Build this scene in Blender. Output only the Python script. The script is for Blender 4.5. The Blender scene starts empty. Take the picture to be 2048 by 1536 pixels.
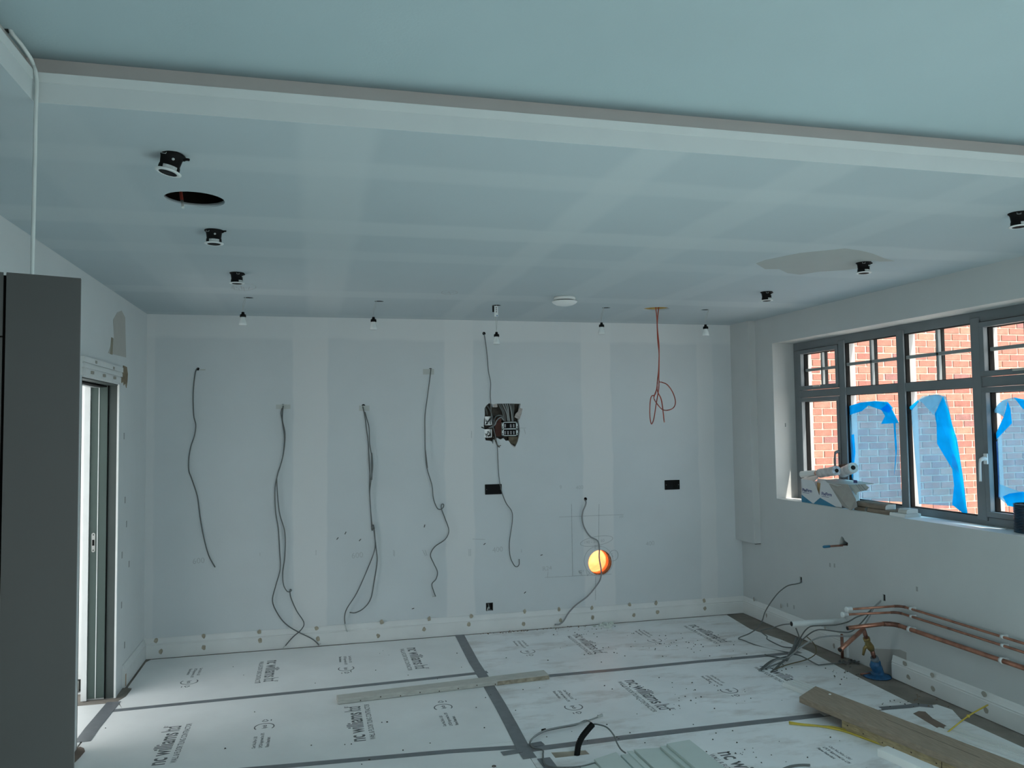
import bpy, bmesh, math, random
import numpy as np
from mathutils import Vector, Matrix, Euler
random.seed(7)
SC = bpy.context.scene
COL = SC.collection
# ------------------------------------------------------------------ camera (2048 x 1536 photograph)
FPX = 1587.2
CAM = np.array([1.27103, -6.66146, 1.75274])
YAW, PIT, ROL = 0.24372, 0.05076, -0.01304
def _basis():
    cy, sy, cp, sp = math.cos(YAW), math.sin(YAW), math.cos(PIT), math.sin(PIT)
    fw = np.array([sy*cp, cy*cp, sp]); r = np.array([cy, -sy, 0.0]); u = np.cross(r, fw)
    c, s = math.cos(ROL), math.sin(ROL)
    return c*r+s*u, -s*r+c*u, fw
RT, UP, FW = _basis()
cd = bpy.data.cameras.new('camera'); cam = bpy.data.objects.new('camera', cd); COL.objects.link(cam)
m = Matrix.Identity(4)
for i in range(3):
    m[i][0], m[i][1], m[i][2], m[i][3] = RT[i], UP[i], -FW[i], CAM[i]
cam.matrix_world = m
cd.sensor_width = 36.0; cd.lens = FPX*36.0/2048.0; cd.clip_start = 0.05
SC.camera = cam
# ------------------------------------------------------------------ sky, sun, exposure
w = bpy.data.worlds.new('world'); SC.world = w; w.use_nodes = True
bg = w.node_tree.nodes['Background']
bg.inputs[0].default_value = (0.89, 0.93, 0.945, 1); bg.inputs[1].default_value = 3.4
sd = bpy.data.lights.new('sun', 'SUN'); sd.energy = 8.0; sd.angle = 0.01; sd.color = (1.0, 0.88, 0.78)
so = bpy.data.objects.new('sun', sd); COL.objects.link(so)
so.rotation_euler = Vector((-0.185, 0.50, -0.85)).to_track_quat('-Z', 'Y').to_euler()
vs = SC.view_settings
vs.view_transform = 'Standard'; vs.look = 'None'; vs.gamma = 1.0; vs.use_curve_mapping = False
vs.exposure = 0.24
SC.cycles.max_bounces = 10; SC.cycles.diffuse_bounces = 7; SC.cycles.transparent_max_bounces = 16
SC.cycles.use_denoising = True
SC.cycles.caustics_reflective = False; SC.cycles.caustics_refractive = False
# ------------------------------------------------------------------ reading points of the photograph as rays onto real planes
W = 5.095; H = 2.65; XF = 5.315
def ray(x, y): return FW*FPX + RT*(x-1024.0) - UP*(y-768.0)
def on(x, y, ax, v):
    d = ray(x, y); t = (v-CAM[ax])/d[ax]; return Vector(CAM+t*d)
def B(x, y, v=0.0): return on(x, y, 1, v)
def F(x, y, v=0.0): return on(x, y, 2, v)
def T(x, y, v=H): return on(x, y, 2, v)
def R(x, y, v=W): return on(x, y, 0, v)
def L(x, y, v=0.0): return on(x, y, 0, v)
def dep(P): return float((np.array(P)-CAM) @ FW)
def at(x, y, d): return Vector(CAM+ray(x, y)*(d/FPX))
def K(ox, oy, s): return lambda x, y: (ox+x/s, oy+y/s)
def path3(px, anchors):
    """pixels to points: depth is known at the anchors {index: point} and runs linearly between them"""
    ks = sorted(anchors); out = []
    for i, q in enumerate(px):
        if i in anchors: out.append(Vector(anchors[i])); continue
        out.append(at(q[0], q[1], float(np.interp(i, ks, [dep(anchors[k]) for k in ks]))))
    return out
# ------------------------------------------------------------------ materials
MATS = {}
def mat(name, col, rough=0.6, metal=0.0, var=0.06, scale=8.0, bump=0.0, bscale=60.0, spec=0.5, grain=None):
    if name in MATS: return MATS[name]
    M = bpy.data.materials.new(name); M.use_nodes = True; N = M.node_tree; b = N.nodes['Principled BSDF']
    b.inputs['Roughness'].default_value = rough; b.inputs['Metallic'].default_value = metal
    b.inputs['Specular IOR Level'].default_value = spec
    tc = N.nodes.new('ShaderNodeTexCoord'); nz = N.nodes.new('ShaderNodeTexNoise'); nz.inputs['Scale'].default_value = scale
    nz.inputs['Detail'].default_value = 5
    if grain:
        mp = N.nodes.new('ShaderNodeMapping'); mp.inputs['Scale'].default_value = grain
        N.links.new(tc.outputs['Object'], mp.inputs[0]); N.links.new(mp.outputs[0], nz.inputs['Vector'])
    else: N.links.new(tc.outputs['Object'], nz.inputs['Vector'])
    cr = N.nodes.new('ShaderNodeValToRGB')
    cr.color_ramp.elements[0].position = 0.3; cr.color_ramp.elements[1].position = 0.7
    cr.color_ramp.elements[0].color = [max(0, c*(1-var)) for c in col]+[1]
    cr.color_ramp.elements[1].color = [min(1, c*(1+var)) for c in col]+[1]
    N.links.new(nz.outputs['Fac'], cr.inputs[0]); N.links.new(cr.outputs[0], b.inputs['Base Color'])
    if bump:
        n2 = N.nodes.new('ShaderNodeTexNoise'); n2.inputs['Scale'].default_value = bscale
        N.links.new(tc.outputs['Object'], n2.inputs['Vector'])
        bp = N.nodes.new('ShaderNodeBump'); bp.inputs['Strength'].default_value = bump; bp.inputs['Distance'].default_value = 0.01
        N.links.new(n2.outputs['Fac'], bp.inputs['Height']); N.links.new(bp.outputs[0], b.inputs['Normal'])
    MATS[name] = M; return M
def bands(M, axis, spans, col, soft=0.03, rng=None):
    """real differences of coat: lighter filled joints in bands along one axis of the object"""
    N = M.node_tree; b = N.nodes['Principled BSDF']; src = b.inputs['Base Color'].links[0].from_socket
    tc = N.nodes.new('ShaderNodeTexCoord'); sx = N.nodes.new('ShaderNodeSeparateXYZ'); N.links.new(tc.outputs['Object'], sx.inputs[0])
    wob = N.nodes.new('ShaderNodeTexNoise'); wob.inputs['Scale'].default_value = 2.5; N.links.new(tc.outputs['Object'], wob.inputs['Vector'])
    def math_(op, a, bb=None, c=None):
        n = N.nodes.new('ShaderNodeMath'); n.operation = op; n.use_clamp = op in ('MAXIMUM',)
        for i, v in enumerate((a, bb, c)):
            if v is None: continue
            if hasattr(v, 'links') or hasattr(v, 'is_output'): N.links.new(v, n.inputs[i])
            else: n.inputs[i].default_value = v
        return n.outputs[0]
    x = math_('ADD', sx.outputs['XYZ'.index(axis)], math_('MULTIPLY', math_('SUBTRACT', wob.outputs['Fac'], 0.5), 0.05))
    tot = None
    for lo, hi, k in spans:
        mr = N.nodes.new('ShaderNodeMapRange'); mr.interpolation_type = 'SMOOTHSTEP'
        N.links.new(x, mr.inputs['Value']); mr.inputs['From Min'].default_value = lo-soft; mr.inputs['From Max'].default_value = lo+soft
        m2 = N.nodes.new('ShaderNodeMapRange'); m2.interpolation_type = 'SMOOTHSTEP'
        N.links.new(x, m2.inputs['Value']); m2.inputs['From Min'].default_value = hi-soft; m2.inputs['From Max'].default_value = hi+soft
        v = math_('MULTIPLY', math_('SUBTRACT', mr.outputs[0], m2.outputs[0]), k)
        tot = v if tot is None else math_('MAXIMUM', tot, v)
    mx = N.nodes.new('ShaderNodeMix'); mx.data_type = 'RGBA'
    N.links.new(tot, mx.inputs['Factor']); N.links.new(src, mx.inputs[6]); mx.inputs[7].default_value = list(col)+[1]
    N.links.new(mx.outputs[2], b.inputs['Base Color'])
def glassmat(name, tint=(0.90, 0.92, 0.92), gloss=0.05):
    M = bpy.data.materials.new(name); M.use_nodes = True; N = M.node_tree; N.nodes.clear()
    o = N.nodes.new('ShaderNodeOutputMaterial'); t = N.nodes.new('ShaderNodeBsdfTransparent'); t.inputs[0].default_value = list(tint)+[1]
    g = N.nodes.new('ShaderNodeBsdfGlossy'); g.inputs['Roughness'].default_value = 0.02
    mx = N.nodes.new('ShaderNodeMixShader'); mx.inputs[0].default_value = gloss
    N.links.new(t.outputs[0], mx.inputs[1]); N.links.new(g.outputs[0], mx.inputs[2]); N.links.new(mx.outputs[0], o.inputs[0]); return M
def filmmat(name, tr, body, k):
    """thin plastic film: part clear tint, part milky light-scattering body"""
    M = bpy.data.materials.new(name); M.use_nodes = True; N = M.node_tree; N.nodes.clear()
    o = N.nodes.new('ShaderNodeOutputMaterial'); t = N.nodes.new('ShaderNodeBsdfTransparent'); t.inputs[0].default_value = list(tr)+[1]
    d = N.nodes.new('ShaderNodeBsdfTranslucent'); f = N.nodes.new('ShaderNodeBsdfDiffuse'); a = N.nodes.new('ShaderNodeAddShader')
    nz = N.nodes.new('ShaderNodeTexNoise'); nz.inputs['Scale'].default_value = 9; tc = N.nodes.new('ShaderNodeTexCoord')
    N.links.new(tc.outputs['Object'], nz.inputs['Vector'])
    cr = N.nodes.new('ShaderNodeValToRGB')
    cr.color_ramp.elements[0].position = .35; cr.color_ramp.elements[0].color = [c*0.85 for c in body]+[1]
    cr.color_ramp.elements[1].position = .65; cr.color_ramp.elements[1].color = [min(1, c*1.1) for c in body]+[1]
    N.links.new(nz.outputs['Fac'], cr.inputs[0])
    N.links.new(cr.outputs[0], d.inputs[0]); f.inputs[0].default_value = [c*0.25 for c in body]+[1]
    N.links.new(d.outputs[0], a.inputs[0]); N.links.new(f.outputs[0], a.inputs[1])
    mx = N.nodes.new('ShaderNodeMixShader'); mx.inputs[0].default_value = k
    N.links.new(t.outputs[0], mx.inputs[1]); N.links.new(a.outputs[0], mx.inputs[2]); N.links.new(mx.outputs[0], o.inputs[0]); return M
# ------------------------------------------------------------------ mesh building
class MB:
    def __init__(s): s.v = []; s.f = []; s.sm = []
    def add(s, vs, fs, smooth=False):
        n = len(s.v); s.v += [Vector(p) for p in vs]; s.f += [[i+n for i in q] for q in fs]; s.sm += [smooth]*len(fs); return s
    def box(s, a, b):
        x0, y0, z0 = a; x1, y1, z1 = b
        if x0 > x1: x0, x1 = x1, x0
        if y0 > y1: y0, y1 = y1, y0
        if z0 > z1: z0, z1 = z1, z0
        return s.add([(x0,y0,z0),(x1,y0,z0),(x1,y1,z0),(x0,y1,z0),(x0,y0,z1),(x1,y0,z1),(x1,y1,z1),(x0,y1,z1)],
                     [(0,3,2,1),(4,5,6,7),(0,1,5,4),(1,2,6,5),(2,3,7,6),(3,0,4,7)])
    def hexa(s, bot, top):
        return s.add(list(bot)+list(top), [(0,3,2,1),(4,5,6,7),(0,1,5,4),(1,2,6,5),(2,3,7,6),(3,0,4,7)])
    def bar(s, p, q, wd, th, up=(0,0,1)):
        """rectangular bar from p to q; wd across, th along up (p, q on the underside's middle line)"""
        p, q = Vector(p), Vector(q); d = (q-p).normalized(); up = Vector(up); sd = d.cross(up).normalized()*(wd/2); u = sd.cross(d).normalized()*th
        if u.dot(up) < 0: u = -u
        return s.hexa([p-sd, p+sd, q+sd, q-sd], [p-sd+u, p+sd+u, q+sd+u, q-sd+u])
    def prism(s, poly, d):
        """flat polygon (3-D points) pushed along vector d"""
        n = len(poly); d = Vector(d); P = [Vector(p) for p in poly]
        return s.add(P+[p+d for p in P], [list(range(n))[::-1], [i+n for i in range(n)]]+[(i, (i+1) % n, (i+1) % n+n, i+n) for i in range(n)])
    def tube(s, pts, r, n=8, cap=True, smooth=True):
        pts = [Vector(p) for p in pts]; k = len(pts); rr = r if isinstance(r, (list, tuple)) else [r]*k
        vs = []; prev = None
        for i, p in enumerate(pts):
            d = (pts[min(i+1, k-1)]-pts[max(i-1, 0)])
            d = d.normalized() if d.length > 1e-9 else Vector((0,0,1))
            if prev is None:
                a = Vector((0,0,1)) if abs(d.z) < .9 else Vector((1,0,0)); nrm = d.cross(a).normalized()
            else:
                nrm = prev-d*prev.dot(d)
                nrm = nrm.normalized() if nrm.length > 1e-6 else d.orthogonal().normalized()
            prev = nrm; bn = d.cross(nrm)
            vs += [p+(nrm*math.cos(2*math.pi*j/n)+bn*math.sin(2*math.pi*j/n))*rr[i] for j in range(n)]
        fs = [(i*n+j, i*n+(j+1) % n, (i+1)*n+(j+1) % n, (i+1)*n+j) for i in range(k-1) for j in range(n)]
        s.add(vs, fs, smooth)
        if cap:
            m0 = len(s.v)-len(vs); s.f += [[m0+j for j in range(n)][::-1], [m0+(k-1)*n+j for j in range(n)]]; s.sm += [False, False]
        return s
    def lathe(s, prof, c=(0,0,0), n=28, ax='z', smooth=True):
        """profile [(r, h)...] spun round the axis"""
        vs = []; k = len(prof); c = Vector(c)
        for r, h in prof:
            for j in range(n):
                a = 2*math.pi*j/n; ca, sa = r*math.cos(a), r*math.sin(a)
                vs.append(c+Vector({'z': (ca, sa, h), 'y': (ca, h, sa), 'x': (h, ca, sa)}[ax]))
        fs = [(i*n+j, i*n+(j+1) % n, (i+1)*n+(j+1) % n, (i+1)*n+j) for i in range(k-1) for j in range(n)]
        return s.add(vs, fs, smooth)
    def disc(s, c, r, n=16, ax='z', el=1.0):
        c = Vector(c); vs = []
        for j in range(n):
            a = 2*math.pi*j/n; ca, sa = r*math.cos(a), r*el*math.sin(a)
            vs.append(c+Vector({'z': (ca, sa, 0), 'y': (ca, 0, sa), 'x': (0, ca, sa)}[ax]))
        return s.add(vs, [list(range(n))])
    def xf(s, M):
        s.v = [M @ p for p in s.v]; return s
    def mesh(s, name, mt, off=None):
        me = bpy.data.meshes.new(name); o = off or Vector((0,0,0))
        me.from_pydata([tuple(p-o) for p in s.v], [], s.f); me.polygons.foreach_set('use_smooth', s.sm)
        bm = bmesh.new(); bm.from_mesh(me); bmesh.ops.recalc_face_normals(bm, faces=bm.faces); bm.to_mesh(me); bm.free()
        if mt: me.materials.append(mt)
        me.update(); return me
def wloc(o):
    p = Vector((0,0,0))
    while o is not None: p += o.location; o = o.parent
    return p
def part(name, mb, mt, parent=None, loc=None, bev=0.0):
    """one mesh object; mb in world coordinates unless loc gives it an own place"""
    if parent is not None:
        o = bpy.data.objects.new(name, mb.mesh(name, mt, wloc(parent))); o.parent = parent
    else:
        c = Vector(loc) if loc is not None else Vector((0,0,0))
        o = bpy.data.objects.new(name, mb.mesh(name, mt, c)); o.location = c
    COL.objects.link(o)
    if bev:
        b = o.modifiers.new('bevel', 'BEVEL'); b.width = bev; b.segments = 2; b.limit_method = 'ANGLE'; b.angle_limit = 0.7
    return o
def thing(name, label, cat, loc, group=None):
    o = bpy.data.objects.new(name, None); o.location = Vector(loc); o.empty_display_size = .05; COL.objects.link(o)
    return tag(o, label, cat, group)
def tag(o, label, cat, group=None):
    o['label'] = label; o['category'] = cat
    if group: o['group'] = group
    return o
def struct(name, mb, mt, bev=0.0):
    o = part(name, mb, mt, bev=bev); o['kind'] = 'structure'; return o
def centre(mb):
    xs = [p.x for p in mb.v]; ys = [p.y for p in mb.v]; zs = [p.z for p in mb.v]
    return Vector(((min(xs)+max(xs))/2, (min(ys)+max(ys))/2, min(zs)))
def solo(name, mb, mt, label, cat, group=None, bev=0.0):
    return tag(part(name, mb, mt, loc=centre(mb), bev=bev), label, cat, group)
def dup(root, loc, label, group=None, rotz=0.0):
    r = root.copy(); COL.objects.link(r); r.location = Vector(loc); r.rotation_euler[2] = rotz; r['label'] = label
    if group: r['group'] = group
    for ch in list(root.children):
        c = ch.copy(); COL.objects.link(c); c.parent = r
        for g in ch.children:
            e = g.copy(); COL.objects.link(e); e.parent = c
    return r
def cut(o, cutters):
    """boolean difference, baked in; the cutters are thrown away"""
    for mb in cutters:
        c = bpy.data.objects.new('cutter', mb.mesh('cutter', None, Vector((0,0,0)))); COL.objects.link(c)
        md = o.modifiers.new('cut', 'BOOLEAN'); md.operation = 'DIFFERENCE'; md.object = c; md.solver = 'EXACT'
        bpy.context.view_layer.update()
        me = bpy.data.meshes.new_from_object(o.evaluated_get(bpy.context.evaluated_depsgraph_get()))
        o.modifiers.remove(md); old = o.data; o.data = me; bpy.data.meshes.remove(old)
        cm = c.data; bpy.data.objects.remove(c); bpy.data.meshes.remove(cm)
def smooth_path(pts, sub=5):
    P = [Vector(p) for p in pts]; out = []
    for i in range(len(P)-1):
        p0, p1, p2, p3 = P[max(i-1,0)], P[i], P[i+1], P[min(i+2, len(P)-1)]
        for k in range(sub):
            t = k/sub
            out.append(0.5*((2*p1)+(p2-p0)*t+(2*p0-5*p1+4*p2-p3)*t*t+(3*p1-p0-3*p2+p3)*t*t*t))
    out.append(P[-1]); return out
TXT = {}
def text_mesh(s, size, bold=0.0, align='LEFT'):
    k = (s, size, bold, align)
    if k in TXT: return TXT[k]
    c = bpy.data.curves.new('lettering', 'FONT'); c.body = s; c.size = size; c.offset = bold; c.align_x = align; c.resolution_u = 3
    o = bpy.data.objects.new('lettering', c); COL.objects.link(o); bpy.context.view_layer.update()
    me = bpy.data.meshes.new_from_object(o.evaluated_get(bpy.context.evaluated_depsgraph_get()))
    bpy.data.objects.remove(o); bpy.data.curves.remove(c); TXT[k] = me; return me
def lettering(name, s, size, M, mt, parent, bold=0.0, align='LEFT', fit=None):
    """flat printed words; M places them in the world, fit is the length they should have"""
    me = text_mesh(s, size, bold, align).copy(); me.materials.clear(); me.materials.append(mt)
    if fit:
        xs = [v.co.x for v in me.vertices]; me.transform(Matrix.Diagonal((fit/(max(xs)-min(xs)), 1, 1, 1)))
    me.transform(Matrix.Translation(-wloc(parent)) @ M)
    o = bpy.data.objects.new(name, me); COL.objects.link(o); o.parent = parent; return o
# ================================================================== STRUCTURE
PLASTER = (0.62, 0.66, 0.67)
m_back = mat('plaster_back', (0.60, 0.635, 0.65), .85, var=.035, scale=1.7, bump=.04)
bands(m_back, 'X', [(1.10, 1.37, .8), (2.34, 2.58, .8), (3.56, 3.84, .8), (4.68, 4.84, .6), (-.1, .06, .5)], (0.70, 0.71, 0.71), .012)
bands(m_back, 'Z', [(2.47, 2.70, .75)], (0.69, 0.715, 0.72), .02)
m_side = mat('plaster_side_lit', (0.66, 0.685, 0.685), .85, var=.03, scale=2.3, bump=.04)  # lighter copy of the wall plaster, for the better-lit left side
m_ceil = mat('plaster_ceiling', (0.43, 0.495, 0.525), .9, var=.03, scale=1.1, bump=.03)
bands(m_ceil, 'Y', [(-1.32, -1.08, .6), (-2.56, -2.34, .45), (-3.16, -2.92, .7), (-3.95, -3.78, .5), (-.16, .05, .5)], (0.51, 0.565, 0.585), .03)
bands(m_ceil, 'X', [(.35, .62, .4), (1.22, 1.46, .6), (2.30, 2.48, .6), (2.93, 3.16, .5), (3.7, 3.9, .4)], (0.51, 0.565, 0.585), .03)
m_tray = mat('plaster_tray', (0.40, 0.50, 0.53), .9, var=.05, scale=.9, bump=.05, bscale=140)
m_white = mat('white_paint', (0.74, 0.755, 0.75), .5, var=.03)
m_trim = mat('primed_trim', (0.70, 0.71, 0.70), .55, var=.04, scale=5)
m_dark = mat('black_void', (0.010, 0.009, 0.008), .9, var=.2)  # near-black standing in for the shade inside holes, mouths and gaps
m_screed = mat('screed', (0.215, 0.19, 0.165), .9, var=.22, scale=6, bump=.25, bscale=45)
m_fill = mat('filler', (0.36, 0.32, 0.25), .8, var=.2, scale=40)
m_grey = mat('anthracite_frame', (0.165, 0.185, 0.20), .45, var=.04)
m_gasket = mat('rubber_gasket', (0.008, 0.008, 0.008), .8, var=.2, spec=.1)
m_mort = mat('mortar', (0.62, 0.53, 0.42), .95, var=.12, scale=30, bump=.4, bscale=120)
m_pink = mat('plaster_patch', (0.48, 0.465, 0.43), .9, var=.05, scale=6)
m_pink2 = mat('plaster_patch_grey', (0.50, 0.52, 0.50), .9, var=.03, scale=3)
m_bare = mat('bare_mdf', (0.24, 0.185, 0.12), .85, var=.25, scale=25)
m_pencil = mat('pencil', (0.36, 0.375, 0.385), .8, var=.2, scale=60)

# floor: screed with protection laid over it
struct('floor', MB().box((-3.2, -10.6, -.3), (5.43, .12, -.005)), m_screed)

# back wall with its holes
wb = struct('wall_back', MB().box((-3.2, 0, -.2), (5.43, .12, 2.65)), m_back)
KC = K(940, 780, 11.815)
cav = [(590,315),(660,322),(900,318),(1195,325),(1180,420),(1240,450),(1225,540),(1190,620),(1150,700),(1165,820),(1180,960),(1160,1100),(1130,1220),(1095,1290),(1070,1340),
       (1020,1310),(960,1270),(910,1195),(850,1205),(790,1140),(720,1170),(640,1130),(600,1180),(560,1170),(545,1280),(510,1215),(470,1200),(370,1190),(345,1100),(350,950),(325,850),(330,720),(350,600),(345,430),(390,360),(460,305),(530,330),(545,400),(640,405),(645,330)]
cavp = [B(*KC(*q), -.05) for q in cav]
cavp = [Vector((B(*KC(*q)).x, -.05, B(*KC(*q)).z)) for q in cav]
DC = B(1200, 1125); DR = (B(1223.5, 1125).x-B(1176.5, 1125).x)/2
cuts = [MB().prism(cavp, (0, .12, 0)), MB().lathe([(0, -.05), (DR, -.05), (DR, .2), (0, .2)], (DC.x, 0, DC.z), 32, 'y')]
bx = [B(972, 1222), B(986, 1205)]
cuts.append(MB().box((bx[0].x, -.05, bx[0].z), (bx[1].x, .06, bx[1].z)))
HOLES = [(396,738,.012),(566,812,.016),(727,812,.016),(861,740,.016),(968,667,.014),(1171,998,.015)]
for x, y, r in HOLES:
    p = B(x, y); cuts.append(MB().lathe([(0, -.05), (r, -.05), (r, .07), (0, .07)], (p.x, 0, p.z), 12, 'y'))
cut(wb, cuts)
part('cavity_back', MB().box((min(p.x for p in cavp)-.0, .055, min(p.z for p in cavp)), (max(p.x for p in cavp), .069, max(p.z for p in cavp))), mat('old_brickwork', (.06, .05, .042), .95, var=.4, scale=25), wb)
for x, y, r in HOLES:
    p = B(x, y); part('hole_shade', MB().lathe([(r*.97, .001), (r*.97, .069), (0, .069)], (p.x, 0, p.z), 12, 'y'), m_dark, wb)  # near-black insert that paints the shade inside each cable hole
# filler patches and tape at the cable holes
for x0, y0, x1, y1 in [(552,809,581,818),(718,811,739,822),(846,738,868,749),(398,738,411,741)]:
    a, b = B(x0, y1), B(x1, y0); part('filler_patch', MB().box((a.x, -.0012, a.z), (b.x, .001, b.z)), m_pink2, wb)
# pencil setting-out lines
PL = [((1143,1008),(1145,1152)),((1198,1008),(1197,1095)),((1118,1034),(1247,1029)),((1090,1155),(1223,1148)),((1096,1143),(1095,1155)),((1190,1090),(1190,1098)),((1191,1153),(1191,1200)),((1172,1140),(1175,1152)),((1175,1152),(1179,1146)),
      ((945,1078),(970,1079)),((943,862),(943,876)),((1040,856),(1052,856)),((1048,857),(1051,868)),((520,1105),(520,1112)),((632,1100),(632,1110)),((787,1100),(787,1112)),((789,1101),(789,1113)),((1043,1098),(1043,1105)),((938,1098),(938,1112)),((941,1098),(941,1112)),((845,1100),(851,1112)),((850,1100),(854,1111))]
pm = MB()
for a, b in PL:
    a, b = B(*a), B(*b); pm.bar((a.x, -.0007, a.z), (b.x, -.0007, b.z), .0028, .0012, (0, -1, 0))
def loop(cx, cy, rx, ry, tilt=0, n=26):
    P = []
    for i in range(n+1):
        t = 2*math.pi*i/n; x, y = rx*math.cos(t), ry*math.sin(t); c, s = math.cos(tilt), math.sin(tilt)
        q = B(cx+x*c-y*s, cy+x*s+y*c); P.append((q.x, -.0007, q.z))
    for p, q in zip(P, P[1:]): pm.bar(p, q, .0028, .0012, (0, -1, 0))
loop(1193, 1082, 33, 9, -.18); loop(1197, 1122, 29, 30); loop(1227, 1111, 9, 11, .3)
for k in range(9):
    a, b = B(1157+random.uniform(0, 10), 1140+random.uniform(0, 10)), B(1157+random.uniform(0, 10), 1140+random.uniform(0, 10))
    pm.bar((a.x, -.0007-.0002*k, a.z), (b.x, -.0007-.0002*k, b.z), .004, .0012, (0, -1, 0))
part('pencil_line', pm, m_pencil, wb)
for s, x, y, h in [('600', 385, 1128, 15), ('600', 703, 1117, 15), ('400', 985, 1105, 14), ('400', 1292, 1092, 12), ('9', 1119, 978, 10), ('400', 1152, 979, 10), ('190 - 20 - 60', 1168, 1088, 8), ('S', 1222, 1115, 11), ('200', 1238, 1036, 6), ('R24', 1085, 1142, 12)]:
    p = B(x, y); q = B(x, y-h)
    lettering('pencil_number', s, (q.z-p.z)*1.05, Matrix.Translation((p.x, -.0009, p.z)) @ Matrix.Rotation(math.pi/2, 4, 'X') @ Matrix.Rotation(.06, 4, 'Z'), mat('pencil_faint', (.455, .48, .49), .8, var=.1, scale=60), wb)
for x, y, a in [(675,1077,.8),(691,1066,1),(720,1080,.7),(849,1052,1.3),(969,1088,.5),(1050,1185,.6),(826,1217,.2),(280,776,.6),(1083,1110,.2)]:
    p = B(x, y); part('scuff', MB().bar((p.x-.01*math.cos(a), -.0005, p.z-.012*math.sin(a)), (p.x+.01*math.cos(a), -.0005, p.z+.012*math.sin(a)), .007, .001, (0, -1, 0)), mat('scuff', (.09, .09, .085), .9), wb)

# left wall with the pocket door opening
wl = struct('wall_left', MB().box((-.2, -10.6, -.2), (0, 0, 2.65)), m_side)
cut(wl, [MB().box((-.4, -1.76, -.5), (.2, -.885, 2.062))])
P = [L(*q) for q in [(226,640),(234,625),(243,621),(250,635),(252,715),(216,706),(222,690),(228,675)]]
part('plaster_patch', MB().prism([(.0, p.y, p.z) for p in P], (.0012, 0, 0)), m_pink, wl)
p = L(222, 690); part('plaster_patch', MB().prism([(.0008, p.y-.03, p.z-.06), (.0008, p.y+.035, p.z-.06), (.0008, p.y+.05, p.z+.05), (.0008, p.y+.0, p.z+.05)], (.0012, 0, 0)), mat('damp_stain', (.30, .27, .2), .9, var=.1), wl)
for x, y in [(253,1048),(253,745),(258,1128),(244,1110),(243,1210),(250,1000),(249,1290),(248,872)]:
    p = L(x, y); part('filler_patch', MB().box((0, p.y-.012, p.z-.022), (.001, p.y+.012, p.z+.022)), mat('filler_grey', (.33, .34, .33), .9), wl)

# right wall with the window opening and, nearer the lens, a garden door opening
m_right = mat('plaster_right_shaded', (0.53, 0.55, 0.55), .85, var=.03, scale=2.3, bump=.04)  # darker copy of the side plaster, with this wall's shade in its colour
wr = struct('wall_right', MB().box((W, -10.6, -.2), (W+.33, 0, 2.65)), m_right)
KP = K(1640, 1060, 25.6)
pk = [R(*KP(*q)) for q in [(1000,720),(1020,540),(1080,340),(1150,345),(1220,430),(1260,540),(1340,600),(1430,660),(1420,820),(1180,790)]]
h1 = [R(1604, 1166), R(1599, 1153)]; h2 = [R(1771, 1203), R(1765, 1188)]
cut(wr, [MB().box((W-.2, -3.25, 1.09), (W+.6, -.59, 2.42)), MB().box((XF+.056, -3.4, 1.0), (W+.6, -.5, 2.58)),
         MB().prism([(W-.05, p.y, p.z) for p in pk], (.12, 0, 0)),
         MB().box((W-.05, h1[0].y, h1[0].z), (W+.06, h1[1].y, h1[1].z)), MB().box((W-.05, h2[0].y, h2[0].z), (W+.06, h2[1].y, h2[1].z))])
for a, b in (h1, h2): part('hole_shade', MB().box((W+.010, a.y, a.z), (W+.058, b.y, b.z)), m_dark, wr)  # dark block standing in for the shade inside the hole
part('hole_shade', MB().prism([(W+.062, p.y, p.z) for p in pk], (.006, 0, 0)), m_dark, wr)  # dark sheet standing in for shade at the back of the chiselled hole
for x, y in [(1660,1130),(1669,1131),(1834,1178),(1571,850),(1575,1210),(1588,1214)]:
    p = R(x, y); part('scuff', MB().box((W-.001, p.y-.008, p.z-.015), (W, p.y+.008, p.z+.015)), mat('filler_grey', (.33, .34, .33), .9), wr)
p = R(1790, 1305); part('plaster_patch', MB().prism([(W-.0008, R(*q).y, R(*q).z) for q in [(1745,1345),(1743,1297),(1800,1299),(1813,1305),(1813,1328),(1789,1320),(1787,1358)]], (.0016, 0, 0)), mat('bare_plaster', (.36, .35, .33), .9, var=.05), wr)

# rear wall (behind the lens) with wide garden doors to the open, under an overhang added to block the sun
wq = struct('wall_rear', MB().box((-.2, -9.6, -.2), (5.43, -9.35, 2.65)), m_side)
cut(wq, [MB().box((2.3, -10, 0), (4.9, -9, 2.2))])
gd = MB()
for x in (2.3, 3.15, 4.0, 4.84): gd.box((x, -9.5, 0), (x+.06, -9.44, 2.2))
gd.box((2.3, -9.5, 2.14), (4.9, -9.44, 2.2)); gd.box((2.3, -9.5, 0), (4.9, -9.44, .06))
struct('door_2', gd, m_grey)

# ceiling: the lower board ceiling with a raised tray nearer the lens
ce = struct('ceiling', MB().box((-3.2, -11.4, 2.65), (5.43, .12, 2.98)), m_ceil)  # runs past the rear wall as an added overhang to keep sun out
SPK = (T(328, 393)+T(449, 406))/2; SPR = .112
OR_ = (T(1285, 618)+T(1339, 618))/2
BULBS = [T(497, 596), T(758, 603), T(993, 611), T(1212, 616), T(1410, 620)]
cs = [MB().box((.525, -9.3, 2.6), (4.7, -4.283, 2.735)), MB().box((.485, -9.3, 2.72), (4.75, -4.225, 2.80)),
      MB().lathe([(0, -.05), (SPR, -.05), (SPR, .016), (0, .016)], SPK, 30), MB().lathe([(0, .0155), (.19, .0155), (.19, .2), (0, .2)], SPK, 20),
      MB().lathe([(0, -.05), (.105, -.05), (.105, .03), (0, .03)], OR_, 30)]
cs.append(MB().box((-2.8, -4.0, 2.6), (-.7, -1.3, 3.2)))        # unseen roof light added to brighten the hall
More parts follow.
